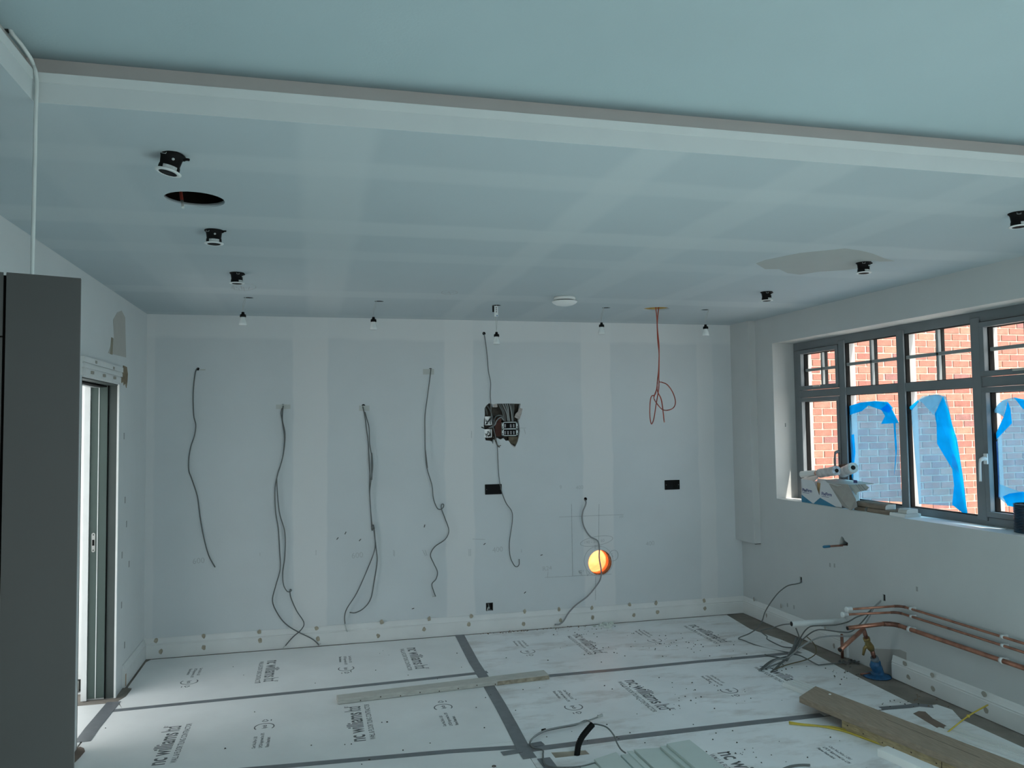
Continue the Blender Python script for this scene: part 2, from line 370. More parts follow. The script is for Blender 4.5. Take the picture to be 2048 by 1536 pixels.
cs.append(MB().box((2.1, -9.2, 2.7), (4.65, -5.3, 3.2)))        # unseen roof light added behind the lens to brighten the floor
for b in BULBS: cs.append(MB().lathe([(0, -.05), (.036, -.05), (.036, .06), (0, .06)], b, 16))
cut(ce, cs)
part('cavity_shade_or_board', MB().lathe([(.188, .017), (.188, .198), (0, .198)], SPK, 20), m_dark, ce)  # dark insert painting the shade in the speaker hole
part('cavity_shade_or_board', MB().lathe([(.104, .012), (.104, .029), (0, .029)], OR_, 24), mat('ochre_board', (.42, .29, .10), .9, var=.25, scale=18), ce)
for b in BULBS: part('cavity_shade_or_board', MB().lathe([(.0355, .004), (.0355, .059), (0, .059)], b, 16), m_dark, ce)  # dark inserts painting the shade in the lamp holes
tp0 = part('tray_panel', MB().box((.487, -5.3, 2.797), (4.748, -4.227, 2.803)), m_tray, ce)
P = [T(*q) for q in [(1512,527),(1530,520),(1570,512),(1600,506),(1650,501),(1690,497),(1720,501),(1745,507),(1770,517),(1790,522),(1760,523),(1745,520),(1720,536),(1690,540),(1640,543),(1600,549),(1575,546),(1558,538),(1530,538)]]
part('plaster_patch', MB().prism([(p.x, p.y, 2.6505) for p in P], (0, 0, -.0015)), mat('ceiling_skim', (.385, .405, .395), .9, var=.03, scale=3), ce)
gr = struct('added_roof_light', MB().box((2.05, -9.25, 2.985), (4.7, -9.2, 3.03)).box((2.05, -5.3, 2.985), (4.7, -5.25, 3.03)).box((3.34, -9.2, 2.985), (3.4, -5.3, 3.03)), m_grey)  # frame of the unseen roof light added for its light
part('pane', MB().box((2.05, -9.25, 3.03), (4.7, -5.25, 3.036)), glassmat('added_roof_glass', (.72, .85, .88), .05), gr)  # pane of the added roof light, tinted to cool what it lets in
for a_, b_ in [((.525, -4.2855, 2.706), (4.7, -4.283, 2.734)), ((.525, -9.3, 2.706), (.5275, -4.2855, 2.734))]: part('tray_bead', MB().box(a_, b_), mat('bead_white', (.66, .69, .69), .7, var=.02), ce)
lipm = mat('tray_lip_white', (.60, .635, .64), .8, var=.02); upm = mat('tray_upstand_warm', (.60, .575, .555), .85, var=.02)
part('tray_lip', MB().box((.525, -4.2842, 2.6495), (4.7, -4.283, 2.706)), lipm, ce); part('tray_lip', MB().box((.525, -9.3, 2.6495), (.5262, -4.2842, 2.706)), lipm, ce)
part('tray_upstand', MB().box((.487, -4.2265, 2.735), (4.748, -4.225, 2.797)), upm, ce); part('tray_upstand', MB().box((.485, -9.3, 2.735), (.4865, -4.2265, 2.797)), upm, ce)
# pencilled circles on the ceiling
pm = MB()
for cx, cy, rx, ry in [(488, 574, 24, 7), (899, 585, 16, 4)]:
    P = [T(cx+rx*math.cos(t*.3), cy+ry*math.sin(t*.3)) for t in range(22)]
    for p, q in zip(P, P[1:]): pm.bar((p.x, p.y, 2.6495), (q.x, q.y, 2.6495), .004, .001, (0, 0, 1))
for k in range(8):
    p = T(462+k*5, 571+random.uniform(-2, 8)); q = T(464+k*5, 575+random.uniform(-2, 8)); pm.bar((p.x, p.y, 2.6495), (q.x, q.y, 2.6495), .005, .001)
for a, b in [((890,586),(908,584)),((897,583),(901,588))]:
    p, q = T(*a), T(*b); pm.bar((p.x, p.y, 2.6495), (q.x, q.y, 2.6495), .004, .001)
part('pencil_line', pm, m_pencil, ce)

# boxed-in pipe in the far right corner
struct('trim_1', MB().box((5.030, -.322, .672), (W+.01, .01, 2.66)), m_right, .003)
part('underside_shade', MB().box((5.04, -.324, .668), (5.094, -.30, .671)), m_dark, bpy.data.objects['trim_1'])  # black strip painting the shade under the boxing

# skirting boards
def skirt(name, a, b, nrm):
    a, b, n = Vector(a), Vector(b), Vector(nrm); mb = MB()
    prof = [(0, 0), (.020, 0), (.020, .098), (.017, .101), (.017, .106), (.019, .110), (.015, .118), (.011, .132), (.009, .142), (.005, .151), (0, .151)]
    mb.prism([a+n*t+Vector((0, 0, z)) for t, z in prof], b-a); return struct(name, mb, m_trim)
sb = skirt('baseboard_back', (0.0, 0, 0), (W, 0, 0), (0, -1, 0))
sl = skirt('baseboard_left', (0, -.02, 0), (0, -.70, 0), (1, 0, 0))
s1 = skirt('baseboard_right_1', (W, -.02, 0), (W, -1.48, 0), (-1, 0, 0))
s2 = skirt('baseboard_right_2', (W, -1.952, 0), (W, -9.3, 0), (-1, 0, 0))
K5 = K(350, 900, 3.573); K7 = K(820, 900, 3.4133); K10 = K(640, 1230, 4.096)
rr = random.Random(3)
def blob(c, rx, rz, ax, parent, mt):
    n = 9; vs = []
    for i in range(n):
        t = 2*math.pi*i/n; k = rr.uniform(.75, 1.15); a, b = rx*k*math.cos(t), rz*k*math.sin(t)
        vs.append((c[0]+a, c[1], c[2]+b) if ax == 'y' else (c[0], c[1]+a, c[2]+b))
    part('filler_spot', MB().prism(vs, (0, -.0012, 0) if ax == 'y' else (-.0012, 0, 0)), mt, parent)
for q in [K5(205,1330), K5(205,1412), K5(602,1300), K5(608,1362), K5(1012,1273), K5(1022,1348), K5(1478,1230), K5(1453,1328), K7(130,1152), K7(95,1225), K7(420,1133), K7(402,1190), K7(783,1103), K7(775,1187), K7(1018,1088), K7(1028,1163), K7(1242,1078), K7(1247,1143), K7(1500,1055), K7(1528,1127), K7(1680,1043), K7(1690,1107), K7(2008,1027), K7(2012,1082), (312,1281), (322,1303)]:
    p = B(q[0], q[1], -.0205); blob((p.x, -.0202, p.z), .016, .02, 'y', sb, m_fill)
K9 = K(1648, 1160, 5.12)
for q in [K9(828,855), K9(862,990), K9(1108,975), K9(1117,1112), K9(1640,1168), (1972,1420)]:
    p = R(q[0], q[1], W-.0205); blob((W-.0202, p.y, p.z), .02, .018, 'x', s2, mat('filler_dark', (.34, .32, .28), .8))
for q in [(1508,1198), (1533,1231), (1562,1212), (1668,1292), (1650,1255)]:
    p = R(q[0], q[1], W-.0205); blob((W-.0202, p.y, max(.02, p.z)), .012, .02, 'x', s1, mat('filler_dark', (.34, .32, .28), .8))
p = L(243, 1365); part('filler_spot', MB().box((.0202, -.70, .01), (.0212, -.675, .09)), mat('raw_stain', (.45, .30, .19), .8), sl)

# architrave over the pocket door, cut short and chipped at its end
ar = MB()
ya, yb = -1.80, L(246, 737, .02).y
for z0, z1, t in [(2.062, 2.098, .014), (2.098, 2.104, .010), (2.104, 2.128, .018), (2.128, 2.134, .012), (2.134, 2.166, .022)]:
    ar.box((0, ya, z0), (t, yb-(.02 if z0 < 2.1 else 0), z1))
ar = struct('trim_2', ar, m_trim)
KA = K(140, 700, 15.36)
for q in [KA(810,380), KA(1350,560), KA(715,700), KA(1080,790), KA(1395,860)]:
    p = L(*q, .022); part('filler_spot', MB().box((.0135, p.y-.022, p.z-.008), (.0235, p.y+.016, p.z+.009)), mat('filler_dark', (.34, .32, .28), .8), ar)
part('torn_end', MB().prism([(0, L(*q).y, L(*q).z) for q in [(246,731),(253,734),(255,748),(254,764),(252,776),(250,766),(247,771),(246,763),(243,766),(240,757),(244,748)]], (.003, 0, 0)), m_bare, ar)

# pocket door: lining, leaf edge with latch, white stop beads, head track
dm = mat('sage_lining', (0.045, 0.060, 0.058), .5, var=.04)
dm2 = mat('sage_leaf', (0.055, 0.085, 0.077), .45, var=.04)
d1 = struct('door_1', MB().box((-.058, -.893, 0), (-.003, -.884, 2.062)), dm)
part('edge_bead', MB().box((-.006, -.905, 0), (.006, -.884, 2.062)), m_white, d1)
lf = part('door_leaf', MB().box((-.163, -.905, .01), (-.064, -.884, 2.035)), dm2, d1)
part('gap', MB().box((-.065, -.9, 0), (-.058, -.886, 2.05)), m_gasket, d1)
part('seal_strip', MB().box((-.118, -.908, .01), (-.113, -.904, 2.035)), m_white, lf)
z = L(186, 1085, -.14).z
z = on(186, 1085, 1, -.905).z
part('latch_plate', MB().prism([(-.1385+.011*math.cos(t*math.pi/8)*1, -.9062, z+(.052 if t <= 8 else -.052)+.011*math.sin(t*math.pi/8)) for t in range(17)][:17], (0, -.0025, 0)), mat('satin_steel', (.42, .43, .42), .35, .6), lf)
part('latch_mouth', MB().box((-.145, -.9105, z-.02), (-.132, -.9085, z+.018)), m_gasket, lf)
for dz in (.05, -.05): part('screw', MB().lathe([(.004, 0), (.003, -.001), (0, -.001)], (-.1385, -.9088, z+dz), 8, 'y'), m_gasket, lf)
part('stop_bead', MB().box((-.20, -.915, 0), (-.166, -.884, 2.062)), m_white, d1)
hd = part('door_head', MB().box((-.2, -1.76, 2.045), (-.003, -.885, 2.0615)), dm, d1)
part('track', MB().box((-.15, -1.76, 2.03), (-.11, -.9, 2.045)), mat('alu_track', (.35, .38, .38), .4, .5), hd)
part('track_shadow_gap', MB().box((-.105, -1.76, 2.034), (-.07, -.9, 2.0455)), m_gasket, hd)
part('edge_bead', MB().box((-.004, -1.76, 2.052), (.006, -.885, 2.062)), m_white, hd)
part('jamb_near', MB().box((-.2, -1.76, 0), (0, -1.75, 2.06)), dm, d1)

# hall seen through the doorway
hw = struct('wall_hall_end', MB().box((-3.2, -.74, -.2), (-.2, -.6, 2.65)), m_white)
bx0, bx1 = B(154, 1386, -.74), B(164, 1358, -.74)
cut(hw, [MB().box((bx0.x, -.8, bx0.z), (bx1.x+.015, -.69, bx1.z))])
part('back_box', MB().box((bx0.x+.003, -.742, bx0.z+.01), (bx1.x-.02, -.70, bx1.z-.01)), mat('satin_steel', (.42, .43, .42), .35, .6), hw)
part('hole_shade', MB().box((bx0.x, -.695, bx0.z), (bx1.x+.015, -.692, bx1.z)), m_dark, hw)  # dark sheet painting the shade behind the box
ho = struct('wall_hall_outer', MB().box((-3.2, -4.4, -.2), (-3.0, -.6, 2.65)), m_white)
cut(ho, [MB().box((-3.5, -3.4, .1), (-2.8, -1.1, 2.35))])
struct('wall_hall_rear', MB().box((-3.2, -4.5, -.2), (-.2, -4.3, 2.65)), m_white)

# ------------------------------------------------------------------ window_1
YS = [-.62, -1.245, -1.89, -2.55, -3.22]          # frame side, three mullions, frame side
zb, zt, tz0, tz1 = 1.095, 2.415, 1.947, 2.007
x0, x1 = XF-.015, XF+.055
fm = MB()
fm.box((x0, -3.25, 2.352), (x1, -.59, 2.42)); fm.box((x0, -3.25, 1.09), (x1, -.59, 1.143))
fm.box((x0, -.678, 1.143), (x1, -.59, 2.352)); fm.box((x0, -3.25, 1.143), (x1, -3.18, 2.352))
win = struct('window_1', fm, m_grey, .003)
for y in YS[1:4]: part('mullion', MB().box((x0-.012, y-.035, 1.12), (x1, y+.035, 2.38)), m_grey, win, bev=.003)
g1 = glassmat('pane_glass'); m_rebate = mat('outer_frame_sunlit', (.40, .385, .38), .5, var=.03); m_bar = mat('glazing_bar_grey', (.26, .28, .285), .45, var=.03)  # rebate colour lightened from the frame grey to stand for sun on it
for i in range(4):
    ya, yb = YS[i], YS[i+1]
    a = -.678 if i == 0 else ya-.035; b = -3.18 if i == 3 else yb+.035     # a nearer the far wall
    part('transom', MB().box((x0-.006, b, tz0), (x1, a, tz1)), m_grey, win, bev=.002)
    for (lo, hi, up) in [(1.143, tz0, 0), (tz1, 2.352, 1)]:
        A, Bb, lo2, hi2 = a, b, lo, hi
        if i in (0, 3):        # opening casement: a sash frame inside the fixed one
            sw = .036; sh = MB()
            sh.box((x0-.018, b+.004, lo+sw), (x1-.03, b+sw, hi-sw)); sh.box((x0-.018, a-sw, lo+sw), (x1-.03, a-.004, hi-sw))
            sh.box((x0-.018, b+.004, lo+.004), (x1-.03, a-.004, lo+sw)); sh.box((x0-.018, b+.004, hi-sw), (x1-.03, a-.004, hi-.004))
            par = part('sash', sh, m_grey, win, bev=.002); A, Bb, lo2, hi2 = a-sw, b+sw, lo+sw, hi-sw
        else: par = win
        gk = MB(); gx0, gx1 = (XF+.002, XF+.038) if i in (0, 3) else (XF-.014, XF+.018); t = .006
        for q in [((gx0, Bb, lo2), (gx1, Bb+t, hi2)), ((gx0, A-t, lo2), (gx1, A, hi2)), ((gx0, Bb, lo2), (gx1, A, lo2+t*.6)), ((gx0, Bb, hi2-t*.6), (gx1, A, hi2))]: gk.box(*q)
        part('gasket', gk, m_gasket, par)
        ex = MB()
        for q in [((gx1, Bb, lo2), (XF+.068, Bb+.006, hi2)), ((gx1, A-.006, lo2), (XF+.068, A, hi2))]: ex.box(*q)
        part('outer_rebate', ex, m_rebate, par)
        part('pane', MB().box((gx1-.006, Bb, lo2), (gx1-.002, A, hi2)), g1, par)
        if up:
            zc = 2.186 if i in (1, 2) else 2.178; yc = (A+Bb)/2
            part('glazing_bar', MB().box((gx1-.03, Bb+.004, zc-.0115), (gx1-.0065, A-.006, zc+.0115)), m_bar, par, bev=.002)
            part('glazing_bar', MB().box((gx1-.03, yc-.011, lo2), (gx1-.0065, yc+.011, hi2)), m_bar, par, bev=.002)
            part('spacer_bar', MB().box((gx1-.0015, yc-.012, lo2), (gx1+.022, yc+.012, hi2)), m_gasket, par)
wm = mat('white_handle', (.78, .78, .78), .3, var=.02); hg = mat('grey_handle', (.20, .205, .21), .35, .3)
sash = [o for o in win.children if o.name.startswith('sash')]
def handle(y, z, mt, parent, s=1):
    hb = MB().box((x0-.026, y-.014, z-.03), (x0-.017, y+.014, z+.035))
    h = part('handle', hb, mt, parent, bev=.002)
    g = MB().tube(smooth_path([(x0-.02, y, z), (x0-.045, y, z+.004), (x0-.058, y+.006*s, z-.012), (x0-.06, y+.008*s, z-.06), (x0-.06, y+.009*s, z-.135)], 4), [.014]*4+[.011]*4+[.0075]*9, 10)
    hb2 = part('handle_lever', g, mt, parent)
handle(-2.605, 1.50, wm, sash[2] if len(sash) > 2 else win, 1)
handle(-1.20, 1.50, hg, sash[0] if sash else win, 1)
for ye, zz in [(-.93, 2.035), (-2.87, 2.035)]:
    part('window_stay', MB().box((x0-.03, ye-.05, zz-.006), (x0-.019, ye+.04, zz+.006)).lathe([(.008, 0), (.008, .012), (0, .012)], (x0-.03, ye-.04, zz), 8, 'x'), mat('bright_fitting', (.6, .58, .54), .3, .5), win, bev=.002)
struct('trim_3', MB().box((W+.004, -3.25, 1.084), (XF-.012, -.59, 1.0915)), m_white)      # plastered sill board

# ------------------------------------------------------------------ outside: the neighbouring brick wall and the paving
YB = .78
struct('ground_outside', MB().box((-9, -16, -.5), (16, 8, -.305)), mat('paving', (.78, .74, .70), .9, var=.15, scale=3))
brick_mats = [mat('brick_%d' % i, c, .9, var=.18, scale=14, bump=.5, bscale=90) for i, c in enumerate([(.30, .120, .086), (.34, .143, .102), (.265, .102, .078), (.23, .105, .093), (.33, .158, .108)])]
bw = tag(part('brick_wall', MB().box((5.62, YB, -.3), (12.2, YB+.2, 5.6)), m_mort, loc=(5.62, YB, -.3)), 'red brick wall with pale mortar joints standing outside the window', 'wall')
bw['kind'] = 'structure'
del bw['category']
bmesh_cache = []
for i in range(5):
    bmq = MB().hexa([(.004, -.010, .004), (.209, -.010, .004), (.213, .002, .0), (.0, .002, .0)], [(.004, -.010, .061), (.209, -.010, .061), (.213, .002, .065), (.0, .002, .065)])
    bmesh_cache.append(bmq.mesh('brick', brick_mats[i]))
rb = random.Random(11)
stuff = [MB() for _ in range(5)]; cnt = 0
wlo = [on(1600, 1020, 1, YB), on(2048, 620, 1, YB)]
rows = int(5.6/.075)
cand = []
for r_ in range(rows):
    z = -.29+r_*.075
    xo = 5.64+(.1125 if r_ % 2 else 0)
    for k in range(29):
        x = xo+k*.225
        if x > 11.9: break
        P = Vector((x+.1, YB, z+.03)); d = np.array(P)-CAM; zc = d @ FW; u = 1024+FPX*(d @ RT)/zc; v = 768-FPX*(d @ UP)/zc
        see = 1600 < u < 2062 and 625 < v < 1050
        # share of the sight line that passes the glass and no film
        film = (1690 < u < 1800 and v > 805) or (1822 < u < 1925 and v > 792) or (u > 1985 and v > 800)
        cand.append((0 if see and not film else 1 if see else 2, x, z))
cand.sort(key=lambda c: c[0])
for pr, x, z in cand:
    i = rb.choice([0, 0, 0, 1, 1, 2, 3, 4])
    if cnt < 298 and pr < 2:
        o = bpy.data.objects.new('brick', bmesh_cache[i]); o.parent = bw; o.location = (x-5.62+rb.uniform(-.003, .003), rb.uniform(-.002, .002), z+.3+rb.uniform(-.0015, .0015)); COL.objects.link(o); cnt += 1
    else:
        j = rb.uniform(-.002, .002)
        stuff[i].hexa([(x+.004, YB-.010+j, z+.004), (x+.209, YB-.010+j, z+.004), (x+.213, YB, z), (x, YB, z)], [(x+.004, YB-.010+j, z+.061), (x+.209, YB-.010+j, z+.061), (x+.213, YB, z+.065), (x, YB, z+.065)])
for i in range(5): part('brick_courses', stuff[i], brick_mats[i], bw)['kind'] = 'stuff'
# ================================================================== FLOOR PROTECTION
m_sheet = mat('protection_sheet', (0.81, 0.815, 0.81), .42, var=.06, scale=2.2, bump=.10, bscale=22)
def dirty(M, col, amount, scale):
    N = M.node_tree; b = N.nodes['Principled BSDF']; src = b.inputs['Base Color'].links[0].from_socket
    tc = N.nodes.new('ShaderNodeTexCoord'); nz = N.nodes.new('ShaderNodeTexNoise'); nz.inputs['Scale'].default_value = scale; nz.inputs['Detail'].default_value = 9; nz.inputs['Roughness'].default_value = .7
    mp = N.nodes.new('ShaderNodeMapping'); mp.inputs['Scale'].default_value = (.6, 1.6, 1); N.links.new(tc.outputs['Object'], mp.inputs[0]); N.links.new(mp.outputs[0], nz.inputs['Vector'])
    mr = N.nodes.new('ShaderNodeMapRange'); mr.inputs['From Min'].default_value = .50; mr.inputs['From Max'].default_value = .74; mr.inputs['To Max'].default_value = amount
    N.links.new(nz.outputs['Fac'], mr.inputs['Value'])
    mx = N.nodes.new('ShaderNodeMix'); mx.data_type = 'RGBA'; N.links.new(mr.outputs[0], mx.inputs['Factor'])
    N.links.new(src, mx.inputs[6]); mx.inputs[7].default_value = list(col)+[1]; N.links.new(mx.outputs[2], b.inputs['Base Color'])
m_sheet_d = mat('protection_sheet_dusty', (0.84, 0.85, 0.855), .5, var=.07, scale=2.2, bump=.12, bscale=22)
dirty(m_sheet_d, (.44, .385, .345), .85, 3.0)
m_print = mat('printing_ink', (0.12, 0.125, 0.13), .6, var=.25, scale=30)
m_print2 = mat('printing_ink_worn', (0.21, 0.205, 0.205), .7, var=.4, scale=60)
SG = 'floor protection sheets'
def sheet(poly, label, mt=m_sheet, z=0.0):
    mb = MB().prism([(x, y, -.0048+z) for x, y in poly], (0, 0, .0045))
    return solo('floor_protection_sheet', mb, mt, label, 'floor sheet', SG)
f = lambda x, y: tuple(F(x, y))[:2]
SL1 = sheet([(.10,-1.14)]+[f(*q) for q in [(237,1402),(252,1393),(262.5,1379.5),(264,1375.5),(256,1374.5),(270,1355),(292,1324.5)]]+[(.06,-.036),(2.448,-.036),(2.405,-1.135)], 'white printed protection sheet against the back wall by the pocket door')
SL2 = sheet([(.0,-2.30),(.0,-1.0),(.035,-.99),(.10,-1.142),(2.405,-1.137),(2.37,-2.30)], 'white printed protection sheet in front of the doorway, under the batten')
SL3 = sheet([(.0,-3.5),(.0,-2.302),(2.37,-2.302),(2.36,-3.5)], 'white protection sheet at the bottom edge, left of the tape cross')
SR1 = sheet([(2.407,-1.254),(2.45,-.036),(4.90,-.036),(4.84,-.54),(4.90,-.9),(4.92,-1.25)], 'dusty printed protection sheet in the far right corner', m_sheet_d)
SR2 = sheet([(2.372,-2.42),(2.407,-1.256),(4.92,-1.256),(4.90,-1.5),(4.87,-1.85),(4.845,-2.43)], 'scuffed printed protection sheet under the cable bundle and plank end', m_sheet_d)
hp = [F(*K(980, 1430, 7.877)(*q)) for q in [(955,580),(1500,545),(1575,615),(1030,675)]]
SR3 = sheet([(2.362,-3.62),(2.372,-2.422),(4.98,-2.46),(5.0,-2.56),(4.93,-2.70),(4.93,-3.15),(4.9,-3.62)], 'printed protection sheet with a cut-out, under the sage panels', m_sheet_d)
cut(SR3, [MB().prism([Vector((p.x, p.y, -.02)) for p in hp], (0, 0, .05))])
part('cut_out_floor', MB().prism([(p.x, p.y, -.0052) for p in hp], (0, 0, .0008)), mat('screed_pale', (.36, .31, .25), .9, var=.2), SR3)
for k in range(3):  # unseen rows of sheets, put in to bounce light off the floor
    y = -3.51-k*1.2
    solo('floor_protection_sheet', MB().box((.0, y-1.19, -.0048), (2.36, y, -.0003)), m_sheet, 'unseen protection sheet added behind the viewpoint to bounce light, left column, '+('near', 'middle', 'far')[k]+' one', 'floor sheet', SG)
    solo('floor_protection_sheet', MB().box((2.362, y-1.31, -.0048), (4.9, y-.11, -.0003)), m_sheet, 'unseen protection sheet added behind the viewpoint to bounce light, right column, '+('near', 'middle', 'far')[k]+' one', 'floor sheet', SG)
SH = sheet([(-.19,-1.0),(-.01,-1.0),(-.01,-4.2),(-2.9,-4.2),(-2.9,-.95),(-.3,-.95)], 'pale protection sheet lying in the hall beyond the doorway')
# the printed marks of the sheets
def spin(x, y, a): return Matrix.Translation((x, y, -.0001)) @ Matrix.Rotation(math.radians(a), 4, 'Z')
def wordmark(sh, x, y0, y1, a=-90, mt=m_print):
    """nc williams ltd, from y0 (first letter) to y1"""
    Ln = abs(y1-y0); s = 1 if a > 0 else -1
    lettering('printed_name', 'nc williams', .135, spin(x, y0, a), mt, sh, .0022, fit=Ln*.775)
    lettering('printed_name', 'ltd', .142, spin(x, y0+s*Ln*.815, a), mt, sh, .001, fit=Ln*.14)
    # the small stacked letters after ltd
    for k, t in enumerate(('EST', '')):
        if t: lettering('printed_name', t, .03, spin(x-s*.075, y0+s*Ln*.955, a), mt, sh, fit=Ln*.045)
    lettering('printed_line', 'WALL & FLOOR TILING CONTRACTOR', .044, spin(x+s*.056, y0+s*.012, a), mt, sh, .0006, fit=Ln*.985)
def certmark(sh, x, y0, a=-90, mt=m_print):
    s = 1 if a > 0 else -1; d = Vector((0, s, 0)); up = Vector((-s, 0, 0)); o = Vector((x, y0, 0))
    for k, (t, ln) in enumerate((('Cert No.241a-1 LR1', .175), ('LPCB Approved to LPS', .215), ('Flame Retardant', .145))):
        p = o-up*(k*.036-.030); lettering('printed_line', t, .026, spin(p.x, p.y, a), mt, sh, .0008, fit=ln)
    mb = MB()
    def arc(c, r, a0, a1, wd, n=18):
        for i in range(n):
            t0, t1 = a0+(a1-a0)*i/n, a0+(a1-a0)*(i+1)/n
            q0 = c+d*math.cos(t0)*r+up*math.sin(t0)*r; q1 = c+d*math.cos(t1)*r+up*math.sin(t1)*r
            mb.bar((q0.x, q0.y, -.0003), (q1.x, q1.y, -.0003), wd, .0004)
    c = o+d*.315; arc(c, .055, -2.2, 2.2, .007); lettering('printed_line', 'lpcb', .036, spin((c-d*.026+up*.0).x+up.x*-.012, (c-d*.026).y, a), mt, sh, .001, fit=.055)
    part('printed_ring', mb, mt, sh); mb = MB()
    c2 = o+d*.415
    for t in (0, 2.094, 4.189):
        q0 = c2+d*math.cos(t)*.024+up*math.sin(t)*.024; q1 = c2+d*math.cos(t+2.094)*.024+up*math.sin(t+2.094)*.024; e = (q1-q0)*.14
        mb.bar((q0.x+e.x, q0.y+e.y, -.0003), (q1.x-e.x, q1.y-e.y, -.0003), .006, .0004)
    part('printed_triangle', mb, mt, sh)
    q = c2+d*.002-up*.034; part('printed_dash', MB().bar((q.x, q.y-.012, -.0003), (q.x, q.y+.012, -.0003), .006, .0004), mt, sh)
wordmark(SL2, .505, -2.10, -1.52, 90); wordmark(SL2, 1.545, -2.07, -1.48, 90)
certmark(SL2, .982, -2.01, 90); certmark(SL2, 2.045, -1.98, 90)
wordmark(SL1, .925, -.32, -.85); wordmark(SL1, 1.975, -.28, -.86)
certmark(SL1, .425, -.37); certmark(SL1, 1.49, -.37)
wordmark(SR1, 3.345, -.29, -.86, -90, m_print2); wordmark(SR1, 4.40, -.27, -.86)
certmark(SR1, 2.865, -.33, -90, m_print2); certmark(SR1, 3.925, -.32, -90, m_print2)
wordmark(SR2, 3.315, -1.50, -2.10); wordmark(SR2, 4.36, -1.47, -2.06)
certmark(SR2, 2.825, -1.57); certmark(SR2, 3.895, -1.56)
wordmark(SR3, 3.34, -2.74, -3.33); certmark(SR3, 3.92, -2.83)
# grey tape along the joints
m_tape = mat('duct_tape', (.155, .165, .18), .4, var=.12, scale=18)
TG = 'grey duct tape strips'
def tape(pts, wd, label, z=.0002):
    pts = [Vector((p[0], p[1], z)) for p in pts]; mb = MB(); V = []
    for i, p in enumerate(pts):
        d = (pts[min(i+1, len(pts)-1)]-pts[max(i-1, 0)]).normalized(); n = Vector((-d.y, d.x, 0))*wd/2; V.append((p-n, p+n))
    for (a, b), (c, d) in zip(V, V[1:]): mb.prism([a, b, d, c], (0, 0, .0008))
    return solo('tape_strip', mb, m_tape, label, 'tape', TG)
tape([f(*q) for q in [(221,1422),(400,1404),(660,1378),(860,1357),(975,1344)]], .05, 'grey tape along the joint behind the white batten, left half', .0002)
tape([f(*q) for q in [(1060,1355),(1240,1339),(1400,1323),(1535,1311),(1600,1304)]], .055, 'grey tape joint running from the batten end to the cable bundle')
tape([f(*q) for q in [(470,1541),(640,1526),(900,1503),(1040,1494)]], .05, 'grey tape joint at the bottom, left of the tape cross')
tape([f(*q) for q in [(1062,1499),(1250,1475),(1500,1446),(1645,1430)]], .06, 'grey tape joint from the tape cross to the plank')
tape([f(*q) for q in [(1762,1417),(1815,1413),(1835,1410),(1866,1413)]], .055, 'short grey tape strip right of the plank by the skirting')
tape([f(*q) for q in [(918,1268),(932,1295),(948,1325),(968,1356),(1000,1410),(1022,1450),(1048,1500),(1060,1517)]], .075, 'wide grey tape strip running away from the tape cross to the back wall', .0012)
tape([f(*q) for q in [(228,1404),(205,1432),(185,1456),(165,1484)]], .085, 'grey tape strip across the door threshold', .0012)
tape([f(*q) for q in [(1004,1508),(1042,1502)]], .05, 'short grey tape piece left of the tape cross', .0022)
tape([f(*q) for q in [(1058,1492),(1086,1487)]], .05, 'short grey tape piece right of the tape cross', .0022)
tape([f(*q) for q in [(1087,1517),(1105,1541)]], .07, 'short grey tape piece below the floor cut-out', .0022)
# crumbs of mortar and grit, too many to count
def crumbs(name, pts, label, mt, s0, s1, seed=1):
    r = random.Random(seed); mb = MB()
    for p in pts:
        s = r.uniform(s0, s1); a = r.uniform(0, 6)
        V = [Vector((s*math.cos(a+k*2.1)*r.uniform(.7, 1.2), s*math.sin(a+k*2.1)*r.uniform(.7, 1.2), 0)) for k in range(3)]
        P = Vector((p[0], p[1], p[2] if len(p) > 2 else .0006))
        mb.add([P+v for v in V]+[P+Vector((0, 0, s*.9))]+[P+v*.6+Vector((0, 0, s*.6)) for v in V], [(0,1,2), (0,1,5,4), (1,2,6,5), (2,0,4,6), (4,5,3), (5,6,3), (6,4,3)])
    o = part(name, mb, mt, loc=(0,0,0)); tag(o, label, 'debris'); o['kind'] = 'stuff'; return o
rg = random.Random(5); P = []
for cx, cy, sx, sy, n in [(1130,1258,60,8,45),(1250,1290,120,25,40),(1400,1290,110,25,40),(1690,1350,45,14,22),(1790,1408,45,8,16),(1560,1335,25,6,20),(1350,1390,160,40,50),(1480,1500,140,40,30),(700,1330,300,60,16),(760,1480,300,45,14),(1700,1480,40,8,10),(1000,1400,80,60,10),(1180,1470,70,30,10),(180,1440,40,30,8)]:
    for k in range(n):
        x, y = rg.gauss(cx, sx*.6), rg.gauss(cy, sy*.6)
        if y > 1232-(x-1486)*.08: P.append(tuple(F(x, y))[:2])
def inpoly(p, poly):
    c = False; n = len(poly)
    for i in range(n):
        a, b = poly[i], poly[i-1]
        if (a[1] > p[1]) != (b[1] > p[1]) and p[0] < (b[0]-a[0])*(p[1]-a[1])/(b[1]-a[1])+a[0]: c = not c
    return c
NOGRIT = [[f(*q) for q in z] for z in ([(665,1385),(1095,1338),(1105,1362),(672,1415)], [(1560,1345),(1640,1360),(2048,1520),(2048,1600),(1850,1600),(1590,1410)], [(1150,1540),(1230,1500),(1380,1475),(1470,1560)])]
P = [p for p in P if .05 < p[0] < 5.0 and p[1] < -.04 and not any(inpoly(p, z) for z in NOGRIT)]
crumbs('floor_grit', P, 'dark grit and mortar crumbs scattered over the protection sheets', mat('grit', (.06, .055, .05), .9, var=.4), .003, .0075)
P = []
for k in range(160):
    x = rg.uniform(960, 1180); y = 1264-(x-960)*.079+abs(rg.gauss(0, 2.2)); P.append(tuple(F(x, y+1.5))[:2])
